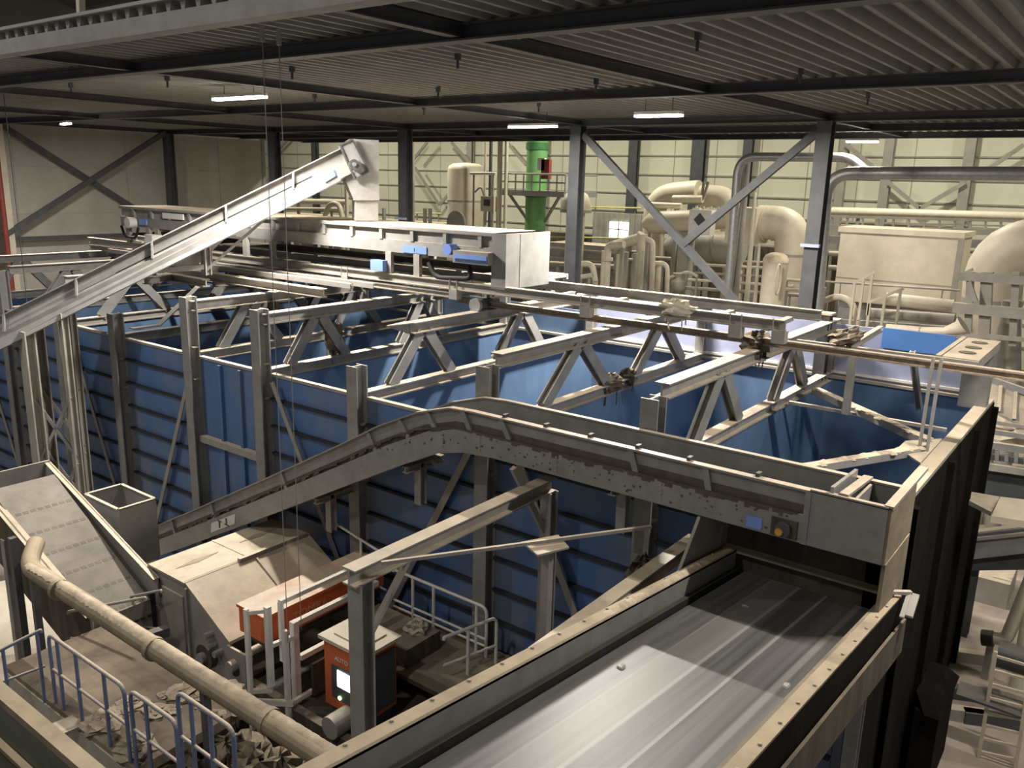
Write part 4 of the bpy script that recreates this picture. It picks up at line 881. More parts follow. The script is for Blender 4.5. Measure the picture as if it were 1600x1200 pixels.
def rail_panel(name, pts_top, posts, zb, r, mt, label, mids=(.5,), group='handrails', drop=None):
    """handrail along a line of points at the top, posts as fractions, mid rails as fractions of the height"""
    a, b = V(pts_top[0]), V(pts_top[-1]); t = thing(name, label, 'railing', ((a.x+b.x)/2, (a.y+b.y)/2, zb), group)
    loop = [V((a.x, a.y, zb if drop in ('a', 'ab') else a.z-.05))]+[V(p) for p in pts_top]+[V((b.x, b.y, zb if drop in ('b', 'ab') else b.z-.05))]
    build('top_rail', MB().tube(fillet(loop, .16, 5), r, 8), mt, t)
    for f in posts:
        p = a.lerp(b, f); build('post', MB().cyl((p.x, p.y, zb), p, r, 8), mt, t)
    for m in mids: build('mid_rail', MB().cyl(V((a.x, a.y, zb+(a.z-zb)*m)), V((b.x, b.y, zb+(b.z-zb)*m)), r*.8, 8), mt, t)
    return t
rail_panel('blue_railing', [(5.5, 13.56, -7.5), (5.5, 11.2, -7.5)], (.12, .38, .75), -8.8, .032, RAILBLUE, 'blue tube railing in front of the dusty platform, the longest panel', group='blue railings', drop='ab')
rail_panel('blue_railing', [(5.5, 11.02, -7.48), (5.5, 9.82, -7.48)], (.35,), -8.8, .032, RAILBLUE, 'blue tube railing panel between the long panel and the highest panel', group='blue railings', drop='ab')
rail_panel('blue_railing', [(5.5, 9.72, -6.95), (5.5, 8.45, -6.97)], (.25, .6), -8.8, .032, RAILBLUE, 'blue tube railing panel nearest the viewer, standing highest', (.62,), group='blue railings', drop='ab')
rail_panel('blue_railing', [(5.45, 13.7, -7.46), (4.3, 14.2, -7.9)], (.05, .45), -8.8, .03, RAILBLUE, 'blue tube railing turning away to the left edge', group='blue railings')
solo('stair_tread', MB().prism([(4.7, 13.1, -8.78), (5.5, 13.0, -8.78), (5.5, 12.6, -8.78), (4.7, 12.7, -8.78)], (0, 0, -.06)), MACHG, 'pale dusty step at the corner of the blue railings', 'step')
rail_panel('grey_railing', [(8.35, 17.2, -9.3), (8.6, 15.5, -8.6)], (.35,), -10.6, .03, GALV, 'grey tube railing leaning in front of the plate conveyor, behind the thick pipe', (.55,), 'grey railings', drop='a')
rail_panel('grey_railing', [(6.9, 16.0, -8.55), (7.6, 14.3, -7.95)], (.3,), -9.6, .03, MACHG, 'dull tube railing just behind the blue railing corner', (.45,), 'grey railings')
# walkway at the bunker front with pale handrails
t = thing('bunker_walkway', 'dark walkway at the foot of the blue panels behind the orange cabinet', 'walkway', (11.5, 10.6, -12))
build('deck', MB().box((10.7, 9.1, -9.72), (12.6, 12.6, -9.62)), DIRTY, t)
build('side_plate', MB().box((10.9, 10.6, -9.62), (11.9, 12.4, -9.2)), DIRTY, t)
for x in (10.9, 12.4):
    for y in (9.3, 12.4): build('leg', MB().beam((x, y, -12), (x, y, -9.7), .14, .14), DARK, t)
rail_panel('pale_railing', [(12.25, 12.3, -8.48), (12.25, 9.65, -8.50)], (.22, .45, .9), -9.62, .035, WHITE, 'pale tube railing along the blue panels, behind the orange cabinet', (.22, .36), 'pale railings', drop='b')
rail_panel('pale_railing', [(11.0, 9.7, -8.62), (12.2, 9.35, -8.58)], (.45,), -9.62, .035, WHITE, 'pale tube railing across the end of the walkway', (.4,), 'pale railings', drop='b')
rail_panel('pale_railing', [(12.3, 14.2, -7.95), (12.3, 12.6, -8.25)], (.5,), -9.8, .03, WHITE, 'pale tube railing behind the sorter hood on the right', (.45,), 'pale railings')
blob('waste_clump', (11.6, 11.0, -9.15), .25, .25, .15, 'pale crumpled rag on the walkway plate', MACHG, strands=0)
solo('walkway_strut', MB().beam((9.9, 8.9, -11.2), (11.4, 9.4, -9.9), .12, .12), STEEL, 'slanting strut in the dark space below the walkway', 'strut')
# near guard at the very bottom left, a low pale heap behind the trestle
t = thing('near_conveyor_guard', 'dusty conveyor guard cutting the bottom left corner', 'conveyor', (3.2, 9, -12))
build('top_bar', MB().beam((3.42, 5.5, -6.0), (3.45, 12.5, -6.0), .17, .10), BROWN, t)
build('side_plate', MB().box((3.36, 5.5, -7.6), (3.40, 12.5, -6.05)), mat('green_grey_plate', (.10, .115, .085), .7, 0, .4, .3, 2), t)
build('lower_bar', MB().beam((3.30, 5.5, -6.55), (3.32, 12.5, -6.55), .08, .06), BROWN, t)
build('inner_plate', MB().box((2.4, 5.5, -7.6), (2.44, 12.5, -6.3)), DIRTY, t)
for y in (6.2, 12): build('leg', MB().beam((3.4, y, -12), (3.4, y, -7.5), .15, .15), DARK, t)
solo('pale_heap', MB().lathe((8.6, 23.2, -12), [(2.0, 0), (1.8, .3), (1.3, .6), (.7, .85), (.05, .9)], 22), PALE, 'bright pale heap on the floor at the left edge behind the trestle', 'heap')
# ================================================================ machines of the open hall behind the bunkers
def dpt(p): return V(p).dot(FW)
def rad(px, p): return px*dpt(p)/F_PX
def ptube(pts, X, rpx, fr=1.0, n=14):
    P = [ax(*a, X) if len(a) == 2 else ax(a[0], a[1], a[2]) for a in pts]
    return MB().tube(fillet(P, fr, 7), rad(rpx, P[0]), n)
def ppipe(pts, X, rpx, mt, label, fr=1.0, cat='pipe', group=None, name='pipe', n=14, ends=((0, 1), (-1, -2))):
    g = ptube(pts, X, rpx, fr, n); lo = min(v.z for v in g.v)
    if lo < -11: return solo(name, g, mt, label, cat, group)
    P = [ax(*a, X) for a in pts]; t = thing(name, label, cat, (X, (P[0].y+P[-1].y)/2, -12), group)
    build('run', g, mt, t); r = rad(rpx, P[0])
    for i, j in ends:
        q = P[i].lerp(P[j], .12)
        if abs(P[i].z-P[j].z) < abs(P[i].y-P[j].y): build('support', MB().beam((X+.05, q.y, -12), (X+.05, q.y, q.z-r*.6), min(.18, r), min(.18, r)), MACHG, t)
        else: build('lower_run', MB().cyl((X, P[i].y, -12), P[i], r*.98, n), mt, t)
    return t
def vert(px, y0, y1, X, rpx, mt, label, name='standpipe', group=None):
    p = ax(px, min(y0, 330), X); q = ax(px, y1, X); r = rad(rpx, p)
    return solo(name, MB().cyl((p.x, p.y, -12), (p.x, p.y, q.z), r, 14), mt, label, 'pipe', group)
# cream vessel, standpipes, green stack
c = ax(728, 300, 46); r = rad(29, c); zt = ax(728, 254, 46).z
t = thing('storage_vessel', 'tall cream round-topped vessel behind the box conveyor, left of the green stack', 'vessel', (46, c.y, -12))
build('shell', MB().lathe((46, c.y, -12), [(r, 0), (r, zt+12-.5), (r*.93, zt+12-.25), (r*.7, zt+12-.08), (0, zt+12)], 28), MACH, t)
build('manway', MB().cyl((46-r-.02, c.y-.2, -3.0), (46-r+.2, c.y-.2, -3.0), .8, 20), MACHG, t)
build('seam', MB().lathe((46, c.y, -1.6), [(r+.03, 0), (r+.03, .1)], 28), MACHG, t)
build('hose', ptube([(742, 300), (752, 290), (760, 318), (758, 352)], 44.6, 1.6, .6, 8), MACHG, t)
vert(644, 350, 205, 44, 4.2, PIPE, 'cream standpipe right of the hall column beside the chute')
vert(779.5, 362, 205, 44, 4.2, PIPE, 'thick cream standpipe left of the green stack, the left of two')
vert(789.5, 362, 205, 44, 2.8, PIPE, 'thinner cream standpipe left of the green stack, the right of two')
vert(765.5, 318, 205, 44.4, 2.6, DARK, 'dark standpipe between the cream vessel and the cream standpipes')
vert(757, 330, 222, 45, 1.8, PIPE, 'slim pale standpipe just right of the cream vessel')
ppipe([(735, 271), (775, 271)], 43.6, 2.2, WHITE, 'short white crosspipe tying the standpipes', .3)
p = ax(764, 318, 43.8); t = thing('gauge_box', 'pale gauge box at the foot of the dark standpipe', 'box', p)
build('case', MB().box((43.6, p.y-.55, p.z-.5), (44, p.y+.55, p.z+.45)), MACH, t); build('dial', MB().box((43.56, p.y-.25, p.z-.15), (43.6, p.y+.25, p.z+.25)), DARK, t)
c = ax(837.5, 300, 47); r = rad(16.2, c)
t = thing('green_stack', 'tall green painted round stack in the middle of the background', 'stack', (47, c.y, -12))
build('shell', MB().cyl((47, c.y, -12), (47, c.y, 6), r, 28), GREEN, t)
for yy in (234, 308): z = ax(837, yy, 47).z; build('band', MB().lathe((47, c.y, z), [(r+.06, 0), (r+.06, .45)], 28), mat('dark_green_band%d' % yy, (.045, .17, .06), .5), t)
t = thing('stack_platform', 'small railed platform around the green stack', 'platform', (46, c.y, ax(837, 300, 46).z))
a, b = ax(788, 296, 45.2), ax(890, 299, 45.2); z0 = a.z
build('deck', MB().box((44.6, b.y, z0-.35), (48.5, a.y, z0)), GALV, t)
zr = ax(788, 271, 45.2).z
for X in (44.7, 48.4): build('top_rail', MB().cyl((X, b.y, zr), (X, a.y, zr), .06, 8), GALV, t)
build('mid_rail', MB().cyl((44.7, b.y, (zr+z0)/2), (44.7, a.y, (zr+z0)/2), .05, 8), GALV, t)
for k in range(9): y = b.y+(a.y-b.y)*k/8; build('post', MB().cyl((44.7, y, z0), (44.7, y, zr), .05, 8), GALV, t)
for y in (b.y+.6, a.y-.6): build('strut', MB().beam((45, y, z0-.3), (46.5, c.y+(y-c.y)*.35, z0-2.0), .15, .15), STEEL, t)
p = ax(853, 262, 45.0); solo('red_extinguisher_box', MB().box((44.9, p.y-.3, p.z-.7), (45.2, p.y+.3, p.z+.5)), RED, 'small dark red box on the railing right of the green stack', 'box')
p = ax(846, 256, 45.0); solo('white_switch_box', MB().box((44.9, p.y-.3, p.z-.4), (45.1, p.y+.25, p.z+.35)), WHITE, 'small white box on the green stack beside the red box', 'box')
# bell vessel
c = ax(900, 325, 42); r = rad(24, c); z0 = ax(900, 330, 42).z; zt = ax(900, 297, 42).z
t = thing('bell_vessel', 'cream bell-shaped vessel partly hidden by the middle hall column', 'vessel', (42, c.y, -12))
build('bell', MB().lathe((42, c.y, z0), [(r, 0), (r, .15), (r*.93, (zt-z0)*.45), (r*.7, (zt-z0)*.82), (r*.35, (zt-z0)*.96), (0, zt-z0)], 26), MACH, t)
build('neck', MB().cyl((42, c.y, -12), (42, c.y, z0), r*.62, 22), MACH, t)
build('rim', MB().lathe((42, c.y, z0-.08), [(r*1.04, 0), (r*1.04, .18)], 26), MACHG, t)
# dark louvre wall with daylight opening
a, b = ax(927, 331, 50), ax(1012, 331, 50); zb = ax(970, 420, 50).z
t = thing('louvre_wall', 'dull ribbed wall section with a bright opening, right of the middle hall column', 'wall panel', (50, (a.y+b.y)/2, -12))
build('panel', MB().box((50, b.y, -12), (50.2, a.y, a.z)), MACHG, t)
g = MB(); y = b.y
while y < a.y: g.box((49.93, y, -8), (50, y+.12, a.z)); y += .42
build('ribs', g, MACHG, t)
p, q = ax(953, 346, 49.9), ax(981, 373, 49.9)
o = build('opening', MB().box((49.88, q.y, q.z), (49.92, p.y, p.z)), DAY, t)
build('opening_bars', MB().box((49.84, (p.y+q.y)/2-.05, q.z), (49.88, (p.y+q.y)/2+.05, p.z)).box((49.84, q.y, (p.z+q.z)/2), (49.88, p.y, (p.z+q.z)/2+.08)), MACH, o)
for yy, x0, x1, X, lb in ((323.5, 920, 1002, 48, 'yellow handrail above the ribbed wall section'), (370, 856, 985, 47, 'yellow handrail below the ribbed wall section'), (333, 646, 690, 50, 'yellow handrail left of the cream vessel')):
    ppipe([(x0, yy), (x1, yy+(x1-x0)*.022)], X, 1.3, YELLOW, lb, .1, 'railing', name='yellow_handrail')
# round ducts
ppipe([(1019, 400), (1024, 306), (1084, 300), (1084, 300)][:3]+[(1092, 300)], 46, 17, MACH, 'large cream duct bending over from the left, behind the round drum', 5, 'duct', name='round_duct', n=20)
ppipe([(1096, 306), (1140, 308), (1146, 420)], 45, 17, MACH, 'large cream duct bending down on the right of the lever valve', 5, 'duct', name='round_duct', n=20)
ppipe([(1052, 311), (1098, 311)], 44, 6, PIPE, 'cream pipe crossing above the drum', .3)
ppipe([(1012, 320), (1065, 322)], 43, 4.5, PIPE, 'slim cream pipe left of the drum, with a flange', .3)
for k, dx in enumerate((0, 7)):
    solo('valve_lever', MB().beam(ax(1096+dx*.4, 312, 44), ax(1100+dx, 284, 44), .12, .12), MACHG, ('left of two levers above the round ducts', 'right of two levers above the round ducts')[k], 'lever')
t = thing('drum', 'horizontal cream drum with a square flange plate, behind the bracing struts', 'drum', ax(1050, 350, 42))
P0, P1, P2 = ax(1015, 347, 42), ax(1075, 346, 42), ax(1150, 342, 42)
build('shell', MB().tube([ax(1006, 350, 42), ax(1018, 348, 42), P1, P2], [rad(7, P0), rad(17, P0), rad(17, P0), rad(12, P0)], 22), MACH, t)
s = rad(20, P1)
build('square_flange', MB().box((40.8, P1.y-1.15, P1.z-s*.95), (41.6, P1.y-.75, P1.z+s*1.1)), MACH, t)
build('flange_face', MB().box((40.4, P1.y-2.0, P1.z-s*.85), (41.0, P1.y-.8, P1.z+s*1.0)), WHITE, t)
p = V((40.38, P1.y-1.4, P1.z+s*.28)); build('diamond_mark', MB().prism([p+V((0, -.32, 0)), p+V((0, 0, .34)), p+V((0, .32, 0)), p+V((0, 0, -.34))], (-.02, 0, 0)), DARK, t)
build('saddle', MB().box((41.6, P1.y-.3, -12), (42.4, P1.y+.3, P1.z-s*.8)), MACHG, t)
for k in range(4): build('lug', MB().cyl((41.2, P1.y-2.0+k*.4, P1.z+s*.95), (41.2, P1.y-2.0+k*.4, P1.z+s*1.25), .08, 8), MACH, t)
t = thing('dark_vessel', 'big dull round vessel low behind the crossing struts', 'vessel', ax(1095, 385, 44))
build('shell', MB().tube([ax(1040, 384, 44), ax(1060, 382, 44), ax(1150, 388, 44), ax(1160, 388, 44)], [.3, rad(24, ax(1090, 385, 44)), rad(24, ax(1090, 385, 44)), .8], 24), MACHG, t)
build('belt_strap', MB().tube([ax(1118, 386, 44), ax(1121, 386, 44)], rad(25, ax(1090, 385, 44)), 24), STEEL, t)
# galvanised pipes in front
t = thing('galvanised_duct', 'thick galvanised pipe bending from upright to level behind the right-hand hall column', 'pipe', ax(1285, 480, 33))
build('run', ptube([(1266, 620), (1293, 270), (1700, 272)], 33, 9, 1.0, 20), GALV, t)
for a in ((1335, 270.5), (1500, 271.5)):
    p = ax(*a, 33); build('joint', MB().cyl((33, p.y-.05, p.z), (33, p.y+.05, p.z), rad(9.6, p), 20), GALV, t)
p = ax(1287, 330, 33); build('joint', MB().cyl((33, p.y, p.z-.05), (33, p.y, p.z+.05), rad(9.6, p), 20), GALV, t)
ppipe([(1136, 480), (1154, 245), (1328, 246), (1352, 268)], 35, 6.4, GALV, 'slimmer galvanised pipe forming a tall gate shape right of the round ducts', .8, n=18, ends=((0, 1),))
ppipe([(1139, 480), (1169, 250)], 37, 4, MACHG, 'grey upright pipe just right of the slimmer galvanised pipe', .3)
ppipe([(1168, 480), (1180, 300)], 36, 2.5, PIPE, 'cream upright pipe left of the big elbow, the taller one', .3)
ppipe([(1180, 480), (1187, 380)], 35.5, 2, PIPE, 'short cream upright pipe left of the round-topped tank', .3)
# big elbow on the right of centre
t = thing('duct_elbow', 'large cream segmented duct elbow left of the right-hand hall column', 'duct', ax(1235, 450, 41))
build('elbow', ptube([(1186, 347), (1238, 350), (1236, 440)], 41, 26, 2.6, 24), MACH, t)
p = ax(1236, 398, 41); build('flange', MB().cyl((41, p.y, p.z-.06), (41, p.y, p.z+.06), rad(27.5, p), 24), MACHG, t)
p = ax(1196, 349, 41); build('flange', MB().cyl((41, p.y-.08, p.z), (41, p.y+.08, p.z), rad(28, p), 24), MACH, t)
p = ax(1176, 352, 41); s = rad(27, p); build('square_transition', MB().box((39.8, p.y-.6, p.z-s), (42, p.y+.9, p.z+s)), MACH, t)
build('lower_run', MB().tube([ax(1236, 438, 41), (41, ax(1236, 440, 41).y, -12)], rad(25, p), 22), MACH, t)
c = ax(1210, 430, 34); r = rad(19, c); zt = ax(1210, 394, 34).z
t = thing('round_top_tank', 'small cream tank with a rounded cap, left of the right-hand hall column base', 'tank', (34, c.y, -12))
build('shell', MB().cyl((34, c.y, -12), (34, c.y, zt-.35), r, 24), MACH, t)
build('cap', MB().lathe((34, c.y, zt-.4), [(r*1.04, 0), (r*1.04, .1), (r*.85, .28), (r*.45, .38), (0, .4)], 24), DUSTM, t)
build('side_ring', MB().tube([V((33.2, c.y-r*.9, zt-1.0))+V((0, .02*math.cos(a), .6*math.sin(a)))+V((-.25*math.cos(a), 0, 0)) for a in [k*math.pi/8 for k in range(17)]], .04, 6), MACH, t)
# white cabinet
a, b = ax(1314, 362, 39), ax(1503, 370, 39); zb = ax(1400, 478, 39).z
t = thing('white_cabinet', 'big flat cream cabinet in the right background, right of the hall column', 'cabinet', (40, (a.y+b.y)/2, -12))
build('body', MB().box((39, b.y, zb), (41.5, a.y, a.z)), MACH, t)
build('lid', MB().box((38.9, b.y-.1, a.z), (41.6, a.y+.1, a.z+.22)), MACH, t)
build('corner_post', MB().box((38.9, b.y-.12, zb), (39.02, b.y+.1, a.z)), MACHG, t)
build('base', MB().box((39.2, b.y+.2, -12), (41.3, a.y-.2, zb)), STEEL, t)
build('seam', MB().box((38.98, b.y, zb+1.0), (39, a.y, zb+1.05)), MACHG, t)
ppipe([(1300, 330), (1700, 342)], 49, 6.5, PIPE, 'long level cream pipe running above the white cabinet', .3, n=18)
t = thing('gallery', 'railed gallery running above and behind the white cabinet', 'gallery', ax(1450, 365, 47))
for yy, s in ((338, .12), (346, .08), (356, .3)):
    build('rail' if yy < 350 else 'deck_edge', MB().beam(ax(1296, yy, 47), ax(1640, yy+9, 47), s, s), MACHG, t)
for k in range(14):
    x = 1300+24*k; build('post', MB().beam(ax(x, 357+(x-1300)*.024, 47), ax(x, 338+(x-1300)*.024, 47), .1, .1), MACHG, t)
for x in (1335, 1480, 1560): p = ax(x, 358, 47.5); build('leg', MB().beam((47.5, p.y, -12), (47.5, p.y, p.z), .35, .35), MACHG, t)
build('lower_edge', MB().beam(ax(1296, 374, 47), ax(1640, 384, 47), .5, .4), STEEL, t)
# horizontal tank, big elbow at the right edge
t = thing('level_tank', 'long cream cylinder lying below the white cabinet', 'tank', ax(1430, 475, 36))
P0, P1 = ax(1385, 467, 36), ax(1490, 479, 36); build('shell', MB().cyl(P0, P1, rad(10, P0), 22), PIPE, t)
P0, P1 = ax(1360, 489, 35), ax(1492, 499, 35); build('lower_shell', MB().cyl(P0, P1, rad(8, P0), 18), MACHG, t)
t = thing('edge_elbow', 'huge cream duct elbow at the right edge of the picture', 'duct', ax(1545, 480, 37))
build('elbow', ptube([(1546, 620), (1552, 385), (1720, 380)], 37, 41, 3.6, 28), MACH, t)
p = ax(1550, 470, 37); build('flange', MB().cyl((37, p.y, p.z-.1), (37, p.y, p.z+.1), rad(43, p), 26), MACHG, t)
ppipe([(1580, 470), (1582, 640)], 34, 13, MACHG, 'pale upright pipe behind the right-hand platform', .3)
# railed platform at the right
t = thing('pipe_platform', 'two level railed steel platform at the right edge in front of the huge elbow', 'platform', ax(1560, 560, 32))
def pb(a, b, X, w, mt, n): build(n, MB().beam(ax(*a, X), ax(*b, X), w, w), mt, t)
pb((1498, 431), (1640, 441), 32, .28, MACHG, 'upper_beam'); pb((1490, 480), (1640, 494), 32, .34, MACHG, 'lower_beam'); pb((1496, 522), (1640, 534), 32, .14, MACHG, 'low_rail')
for x in (1517, 1543, 1588): pb((x, 425), (x-6, 540), 32.25, .22 if x != 1543 else .34, MACHG, 'post')
pb((1514, 440), (1524, 470), 31.8, .14, MACHG, 'strut'); pb((1500, 430), (1520, 421), 32, .1, MACHG, 'corner_rail')
# stairs with pale handrails
for k, (a, b, lb) in enumerate((((1333, 443), (1366, 425), 'upper pale handrail of the short stair left of the cream cylinder'), ((1355, 473), (1412, 451), 'lower pale handrail of the short stair left of the cream cylinder'))):
    p, q = ax(*a, 33.5), ax(*b, 33.5); t = thing('stair_rail', lb, 'railing', (p+q)/2-V((0, 0, 1.2)), 'pale stair handrails')
    build('rail', MB().beam(p, q, .10, .10), MACH, t)
    for f in (.08, .5, .92): c = p.lerp(q, f); build('post', MB().beam(c, c-V((0, 0, 1.6)), .09, .09), MACH, t)
for yy, X in ((440, 36), (498, 34), (508, 33.5)):
    ppipe([(1290, yy), (1500, yy+14)], X, 1.6, MACHG, ('thin grey rail in front of the white cabinet', 'thin grey rail below the cream cylinder', 'thin grey rail just above the pale blue plates')[(440, 498, 508).index(yy)], .1, 'rail', name='thin_rail')
t = thing('flared_duct', 'dust covered duct flaring out at its right end above the bright blue plate', 'duct', ax(1440, 515, 29))
build('run', MB().tube([ax(1385, 512, 29), ax(1440, 517, 29), ax(1475, 518, 29), ax(1497, 513, 29), ax(1506, 508, 29)], [rad(6.5, ax(1440, 517, 29))]*3+[rad(11, ax(1440, 517, 29)), rad(16, ax(1440, 517, 29))], 18), MACH, t)
p = ax(1440, 517, 29); build('support', MB().beam((29, p.y, -12), p, .2, .2), MACHG, t)
build('seam', MB().tube([ax(1436, 516.5, 29), ax(1438, 516.7, 29)], rad(7.1, ax(1440, 517, 29)), 18), MACHG, t)
vert(1295, 500, 450, 33.6, 9, MACHG, 'rounded dull pipe stub right of the right-hand hall column base')
ppipe([(1288, 470), (1308, 462), (1330, 470), (1340, 500)], 34, 5, MACH, 'curved cream pipe right of the hall column base', .8)
# pipe rack low in the background
RACK = [(1000, 1240, 402, 45, 3, MACHG), (1085, 1250, 413, 42, 2.2, PIPE), (1085, 1250, 426, 41, 2.0, MACHG), (1075, 1240, 437, 40, 2.2, PIPE), (1060, 1260, 449, 39, 2.6, MACHG), (860, 1010, 388, 46, 2.5, MACHG), (860, 1000, 401, 45, 3.5, STEEL), (860, 960, 412, 43, 4, STEEL),
        (1220, 1265, 388, 43, 3, MACHG), (1225, 1262, 437, 37, 2.5, MACH), (1225, 1262, 452, 36, 2.5, MACH), (1295, 1320, 396, 45, 4, MACHG), (1295, 1316, 418, 44, 4, MACHG)]
WHERE = ['level pipe highest in the rack right of the crossing struts', 'cream level pipe second in the rack right of the crossing struts', 'grey level pipe third in the rack right of the crossing struts', 'cream level pipe fourth in the rack right of the crossing struts', 'grey level pipe lowest in the rack right of the crossing struts',
         'grey level pipe just below the yellow handrail', 'dull level pipe right of the box conveyor end', 'thick dull level pipe behind the box conveyor end', 'short grey pipe between the big elbow and the hall column', 'short cream pipe right of the round-topped tank, upper', 'short cream pipe right of the round-topped tank, lower',
         'short pipe left of the white cabinet, upper', 'short pipe left of the white cabinet, lower']
for (x0, x1, yy, X, r, mt), lb in zip(RACK, WHERE):
    ppipe([(x0, yy), (x1, yy+(x1-x0)*(yy-260)/2900)], X, r, mt, lb, .2, group='level pipes in the background')
t = thing('rack_wall', 'dark machine casing filling the space behind the pipe rack', 'machine', (51, 22, -12))
zt = ax(1000, 372, 50.5).z
build('casing', MB().box((50.5, 8.5, -12), (52, 40, zt)), DIRTY, t)
for k in range(10): y = 9.5+3.2*k; build('stud', MB().box((50.3, y, -12), (50.5, y+.3, zt)), STEEL, t)
t = thing('slatted_casing', 'dull slatted machine casing behind the middle hall column', 'machine', ax(910, 420, 44))
a, b = ax(856, 378, 44), ax(962, 380, 44)
build('casing', MB().box((44, b.y, -12), (46, a.y, a.z)), STEEL, t)
for k in range(6): z = a.z-.3-.55*k; build('slat', MB().box((43.9, b.y, z-.12), (44, a.y, z)), MACHG, t)
# upright pipes and bends left of the crossing struts
UP_ = [(949, 392, 37, 6, 'cream flanged upright pipe right of the middle hall column'), (970, 398, 38, 3, 'slim upright pipe third from the middle hall column'), (982, 394, 38.5, 4.5, 'grey upright pipe fourth from the middle hall column'), (997, 396, 38, 4, 'dull upright pipe left of the cream bend'), (1010, 392, 37.5, 2.5, 'slim cream upright pipe left of the cream bend'), (1035, 414, 38, 4, 'short upright pipe right of the cream bend')]
for x, yy, X, r, lb in UP_: vert(x, 475, yy, X, r, (PIPE, MACHG)[x in (982, 997)], lb, 'upright_pipe', 'upright pipes behind the track')
p = ax(949, 405, 37); solo('pipe_flange', MB().cyl((37, p.y, p.z-.08), (37, p.y, p.z+.08), rad(9, p), 16), PIPE, 'round flange on the cream upright pipe right of the middle hall column', 'flange')
ppipe([(949, 400), (950, 384), (975, 382)], 37, 6, PIPE, 'cream bend on top of the flanged upright pipe', .6)
ppipe([(960, 384), (1000, 372), (1004, 366)], 40, 8, PIPE, 'thick dusty cream pipe slanting behind the bends', .6)
ppipe([(1018, 470), (1020, 378), (1010, 374)], 37, 4.5, PIPE, 'cream cane-shaped pipe left of the crossing struts', .5)
ppipe([(1042, 470), (1043, 412), (1018, 411)], 37.5, 3.6, PIPE, 'cream square-bent pipe left of the crossing struts', .35)
ppipe([(888, 440), (905, 412), (926, 412), (930, 440)], 37, 4.5, PIPE, 'cream hoop-shaped pipe just right of the middle hall column', .9)
ppipe([(882, 437), (926, 430)], 36, 3.5, PIPE, 'cream slanting pipe at the foot of the middle hall column', .3)
ppipe([(1040, 436), (1075, 424), (1090, 432)], 38, 2.4, PIPE, 'small cream slanting pipe below the crossing struts', .4)
p = ax(1060, 440, 38); solo('hand_valve', MB().lathe((38, p.y, p.z-.5), [(.1, 0), (.35, .15), (.35, .5), (.12, .7), (.3, .85), (.3, .92)], 12), MACHG, 'valve with a handwheel below the crossing struts', 'valve')
# bits seen behind the inclined conveyor and box conveyor on the left
ppipe([(455, 314), (545, 316)], 46, 4, PIPE, 'cream level pipe behind the head of the inclined conveyor, upper', .3)
ppipe([(430, 326), (530, 327)], 45, 2.5, MACH, 'cream level pipe behind the head of the inclined conveyor, lower', .3)
ppipe([(508, 336), (515, 318), (530, 318), (535, 340)], 44, 4, PIPE, 'cream hoop pipe below the head of the inclined conveyor', .9)
vert(542, 345, 288, 43, 3, MACH, 'cream upright left of the chute foot')
t = thing('left_casing', 'low cream casing behind the box conveyor on the left', 'machine', ax(520, 350, 47))
a, b = ax(430, 332, 47), ax(690, 336, 47); build('casing', MB().box((47, b.y, -12), (49, a.y, a.z)), MACHG, t)
for k in range(3): build('slat', MB().box((46.9, b.y, a.z-.5-.8*k), (47, a.y, a.z-.35-.8*k)), MACH, t)
for x in (600, 664, 672): vert(x, 345, 325, 46, 3, MACHG, {600: 'grey stub right of the chute foot', 664: 'grey stub left of the cream vessel, first of two', 672: 'grey stub left of the cream vessel, second of two'}[x], 'pipe_stub')

# ================================================================ right edge: gangways, chute, ladder
t = thing('side_conveyor', 'inclined grey side conveyor at the right edge below the gangways', 'conveyor', ax(1545, 850, 24))
P = lambda x, y, X: ax(x, y, X)
build('side', MB().prism([P(1488, 846, 24), P(1640, 830, 24), P(1640, 860, 24), P(1486, 878, 24)], (.05, 0, 0)), STEEL, t)
build('top_cap', MB().beam(P(1490, 835, 24.1), P(1640, 817, 24.1), .3, .05), STEEL_L, t)
build('lower_cap', MB().beam(P(1490, 846, 23.95), P(1640, 830, 23.95), .08, .08), STEEL_L, t)
build('far_side', MB().prism([P(1488, 835, 25.2), P(1640, 820, 25.2), P(1640, 860, 25.2), P(1486, 878, 25.2)], (.05, 0, 0)), DARK, t)
build('underframe', MB().prism([P(1488, 862, 24.2), P(1640, 846, 24.2), P(1640, 890, 24.2), P(1484, 892, 24.2)], (.9, 0, 0)), DARK, t)
p = ax(1518, 900, 24.6); build('leg', MB().beam((24.6, p.y, -12), (24.6, p.y, p.z+.5), .3, .3, 'I', .03, (1, 0, 0)), DARK, t)
c = az(1580, 790, -6.6)
solo('pale_slab', MB().prism([az(1549, 806, -6.6), az(1563, 776, -6.6), az(1640, 785, -6.6), az(1640, 820, -6.6)], (0, 0, -.15)), MACH, 'bright pale flat top at the right edge above the side conveyor', 'plate')
solo('dull_plate', MB().prism([az(1510, 780, -6.72), az(1516, 768, -6.72), az(1562, 776, -6.72), az(1549, 800, -6.72)], (0, 0, -.1)), MACHG, 'dull grey plate left of the bright pale flat top', 'plate')
t = thing('gangway', 'dark railed gangway at the right edge, level with the bunker rim', 'walkway', ax(1560, 720, 27))
for yy, w, mt in ((654, .10, MACHG), (669, .14, STEEL), (690, .2, STEEL), (708, .16, DARK), (724, .2, MACHG)):
    build('rail' if yy < 680 else 'edge_beam', MB().beam(ax(1500, yy-2, 27), ax(1650, yy+20, 27), w, w), mt, t)
build('fascia', MB().prism([ax(1500, 724, 27.1), ax(1650, 742, 27.1), ax(1650, 800, 27.1), ax(1500, 775, 27.1)], (.1, 0, 0)), DARK, t)
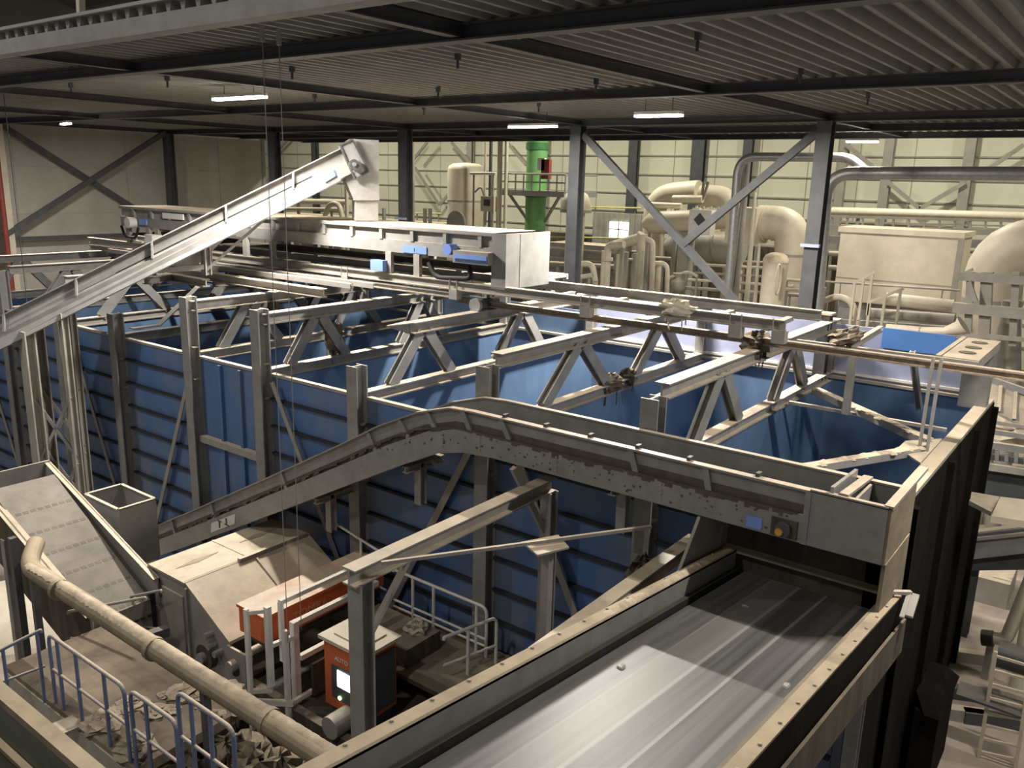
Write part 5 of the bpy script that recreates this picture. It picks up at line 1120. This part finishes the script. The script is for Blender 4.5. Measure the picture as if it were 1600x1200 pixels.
for k in range(6): x = 1528+15*k; build('post', MB().beam(ax(x, 710+(x-1500)*.15, 26.95), ax(x, 696+(x-1500)*.15, 26.95), .1, .1), STEEL, t)
build('leg', MB().beam(ax(1527, 730, 27.3), ax(1522, 640, 27.3), .3, .3), DARK, t)
t = thing('sloping_cover', 'sloping ribbed grey cover at the right edge above the gangway', 'cover', ax(1580, 620, 29))
build('cover', MB().prism([ax(1542, 596, 29), ax(1650, 640, 29), ax(1650, 690, 28), ax(1538, 634, 28)], (0, 0, -.08)), MACHG, t)
for k in range(4): f = .2+.22*k; a0, a1 = ax(1542, 596, 29).lerp(ax(1650, 640, 29), f), ax(1538, 634, 28).lerp(ax(1650, 690, 28), f); build('rib', MB().beam(a0, a1, .1, .14), STEEL, t)
build('top_bar', MB().beam(ax(1540, 590, 29.2), ax(1650, 628, 29.2), .18, .18), STEEL, t)
blob('pale_bag', ax(1572, 668, 30), .9, 1.0, .55, 'crumpled pale sheeting behind the gangway rails', PALE, 'sheet', strands=0)
solo('white_sheet', MB().prism([ax(1536, 652, 31), ax(1556, 655, 31), ax(1556, 655, 31)*1.0+V((0, 0, -12-ax(1556, 655, 31).z)), ax(1536, 652, 31)+V((0, 0, -12-ax(1536, 652, 31).z))], (.1, 0, 0)), WHITE, 'small bright panel seen between the gangway rails', 'panel')
t = thing('floor_machine', 'pale boxed floor machine beyond the side conveyor legs', 'machine', ax(1555, 950, 27))
p, q = ax(1524, 900, 27), ax(1580, 905, 27); build('box', MB().box((27, q.y, -12), (29, p.y, p.z)), MACHG, t)
for z in (-10.6, -10.1): build('slat', MB().box((26.95, q.y, z), (27, p.y, z+.1)), DARK, t)
ppipe([(1625, 870), (1572, 1000), (1546, 996)], 22.5, 10, PIPE, 'thick pale pipe bending near the floor at the right edge', .35, n=16)
solo('pipe_coupling', MB().cyl(ax(1552, 998, 22.4), ax(1534, 996, 22.4), .2, 16), DARKER, 'dark coupling at the end of the thick pale pipe', 'coupling')
t = thing('ladder', 'pale steel ladder at the lower right corner', 'ladder', ax(1560, 1190, 19))
l0, l1, r0, r1 = ax(1556, 1018, 19), ax(1512, 1290, 19), ax(1612, 1035, 19), ax(1572, 1300, 19)
build('stile', MB().beam(l0, l1, .07, .07), MACH, t); build('stile', MB().beam(r0, r1, .07, .07), MACH, t)
for k in range(13): f = (k+.3)/13; build('rung', MB().beam(l0.lerp(l1, f), r0.lerp(r1, f), .05, .05), MACH, t)
build('landing', MB().prism([ax(1500, 1064, 19.3), ax(1600, 1096, 19.3), ax(1596, 1120, 18.9), ax(1494, 1084, 18.9)], (0, 0, -.05)), DARK, t)
p = ax(1590, 1030, 21); solo('floor_motor', MB().cyl((21, p.y-.5, p.z), (21, p.y+.4, p.z), .32, 18), DARK, 'dark motor on the floor behind the ladder top', 'motor')
t = thing('floor_block', 'dark round-edged machine block below the bunker corner', 'machine', az(1440, 1060, -12))
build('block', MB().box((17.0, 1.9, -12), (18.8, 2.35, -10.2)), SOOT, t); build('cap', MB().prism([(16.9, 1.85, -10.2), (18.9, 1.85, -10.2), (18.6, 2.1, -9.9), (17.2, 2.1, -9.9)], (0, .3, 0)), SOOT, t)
for k, (x, yy) in enumerate(((1500, 1030), (1515, 1090), (1490, 1120), (1545, 1130))):
    p = az(x, yy, -12); solo('floor_beam', MB().beam((p.x-.3, p.y+.5, -11.85), (p.x+.2, p.y-.6, -11.85), .25, .3), (MACHG, DARK, MACHG, DARK)[k], ('pale beam on the floor left of the ladder', 'dark beam on the floor beside the ladder', 'pale beam on the floor nearest the bunker corner', 'dark beam on the floor under the ladder')[k], 'beam')
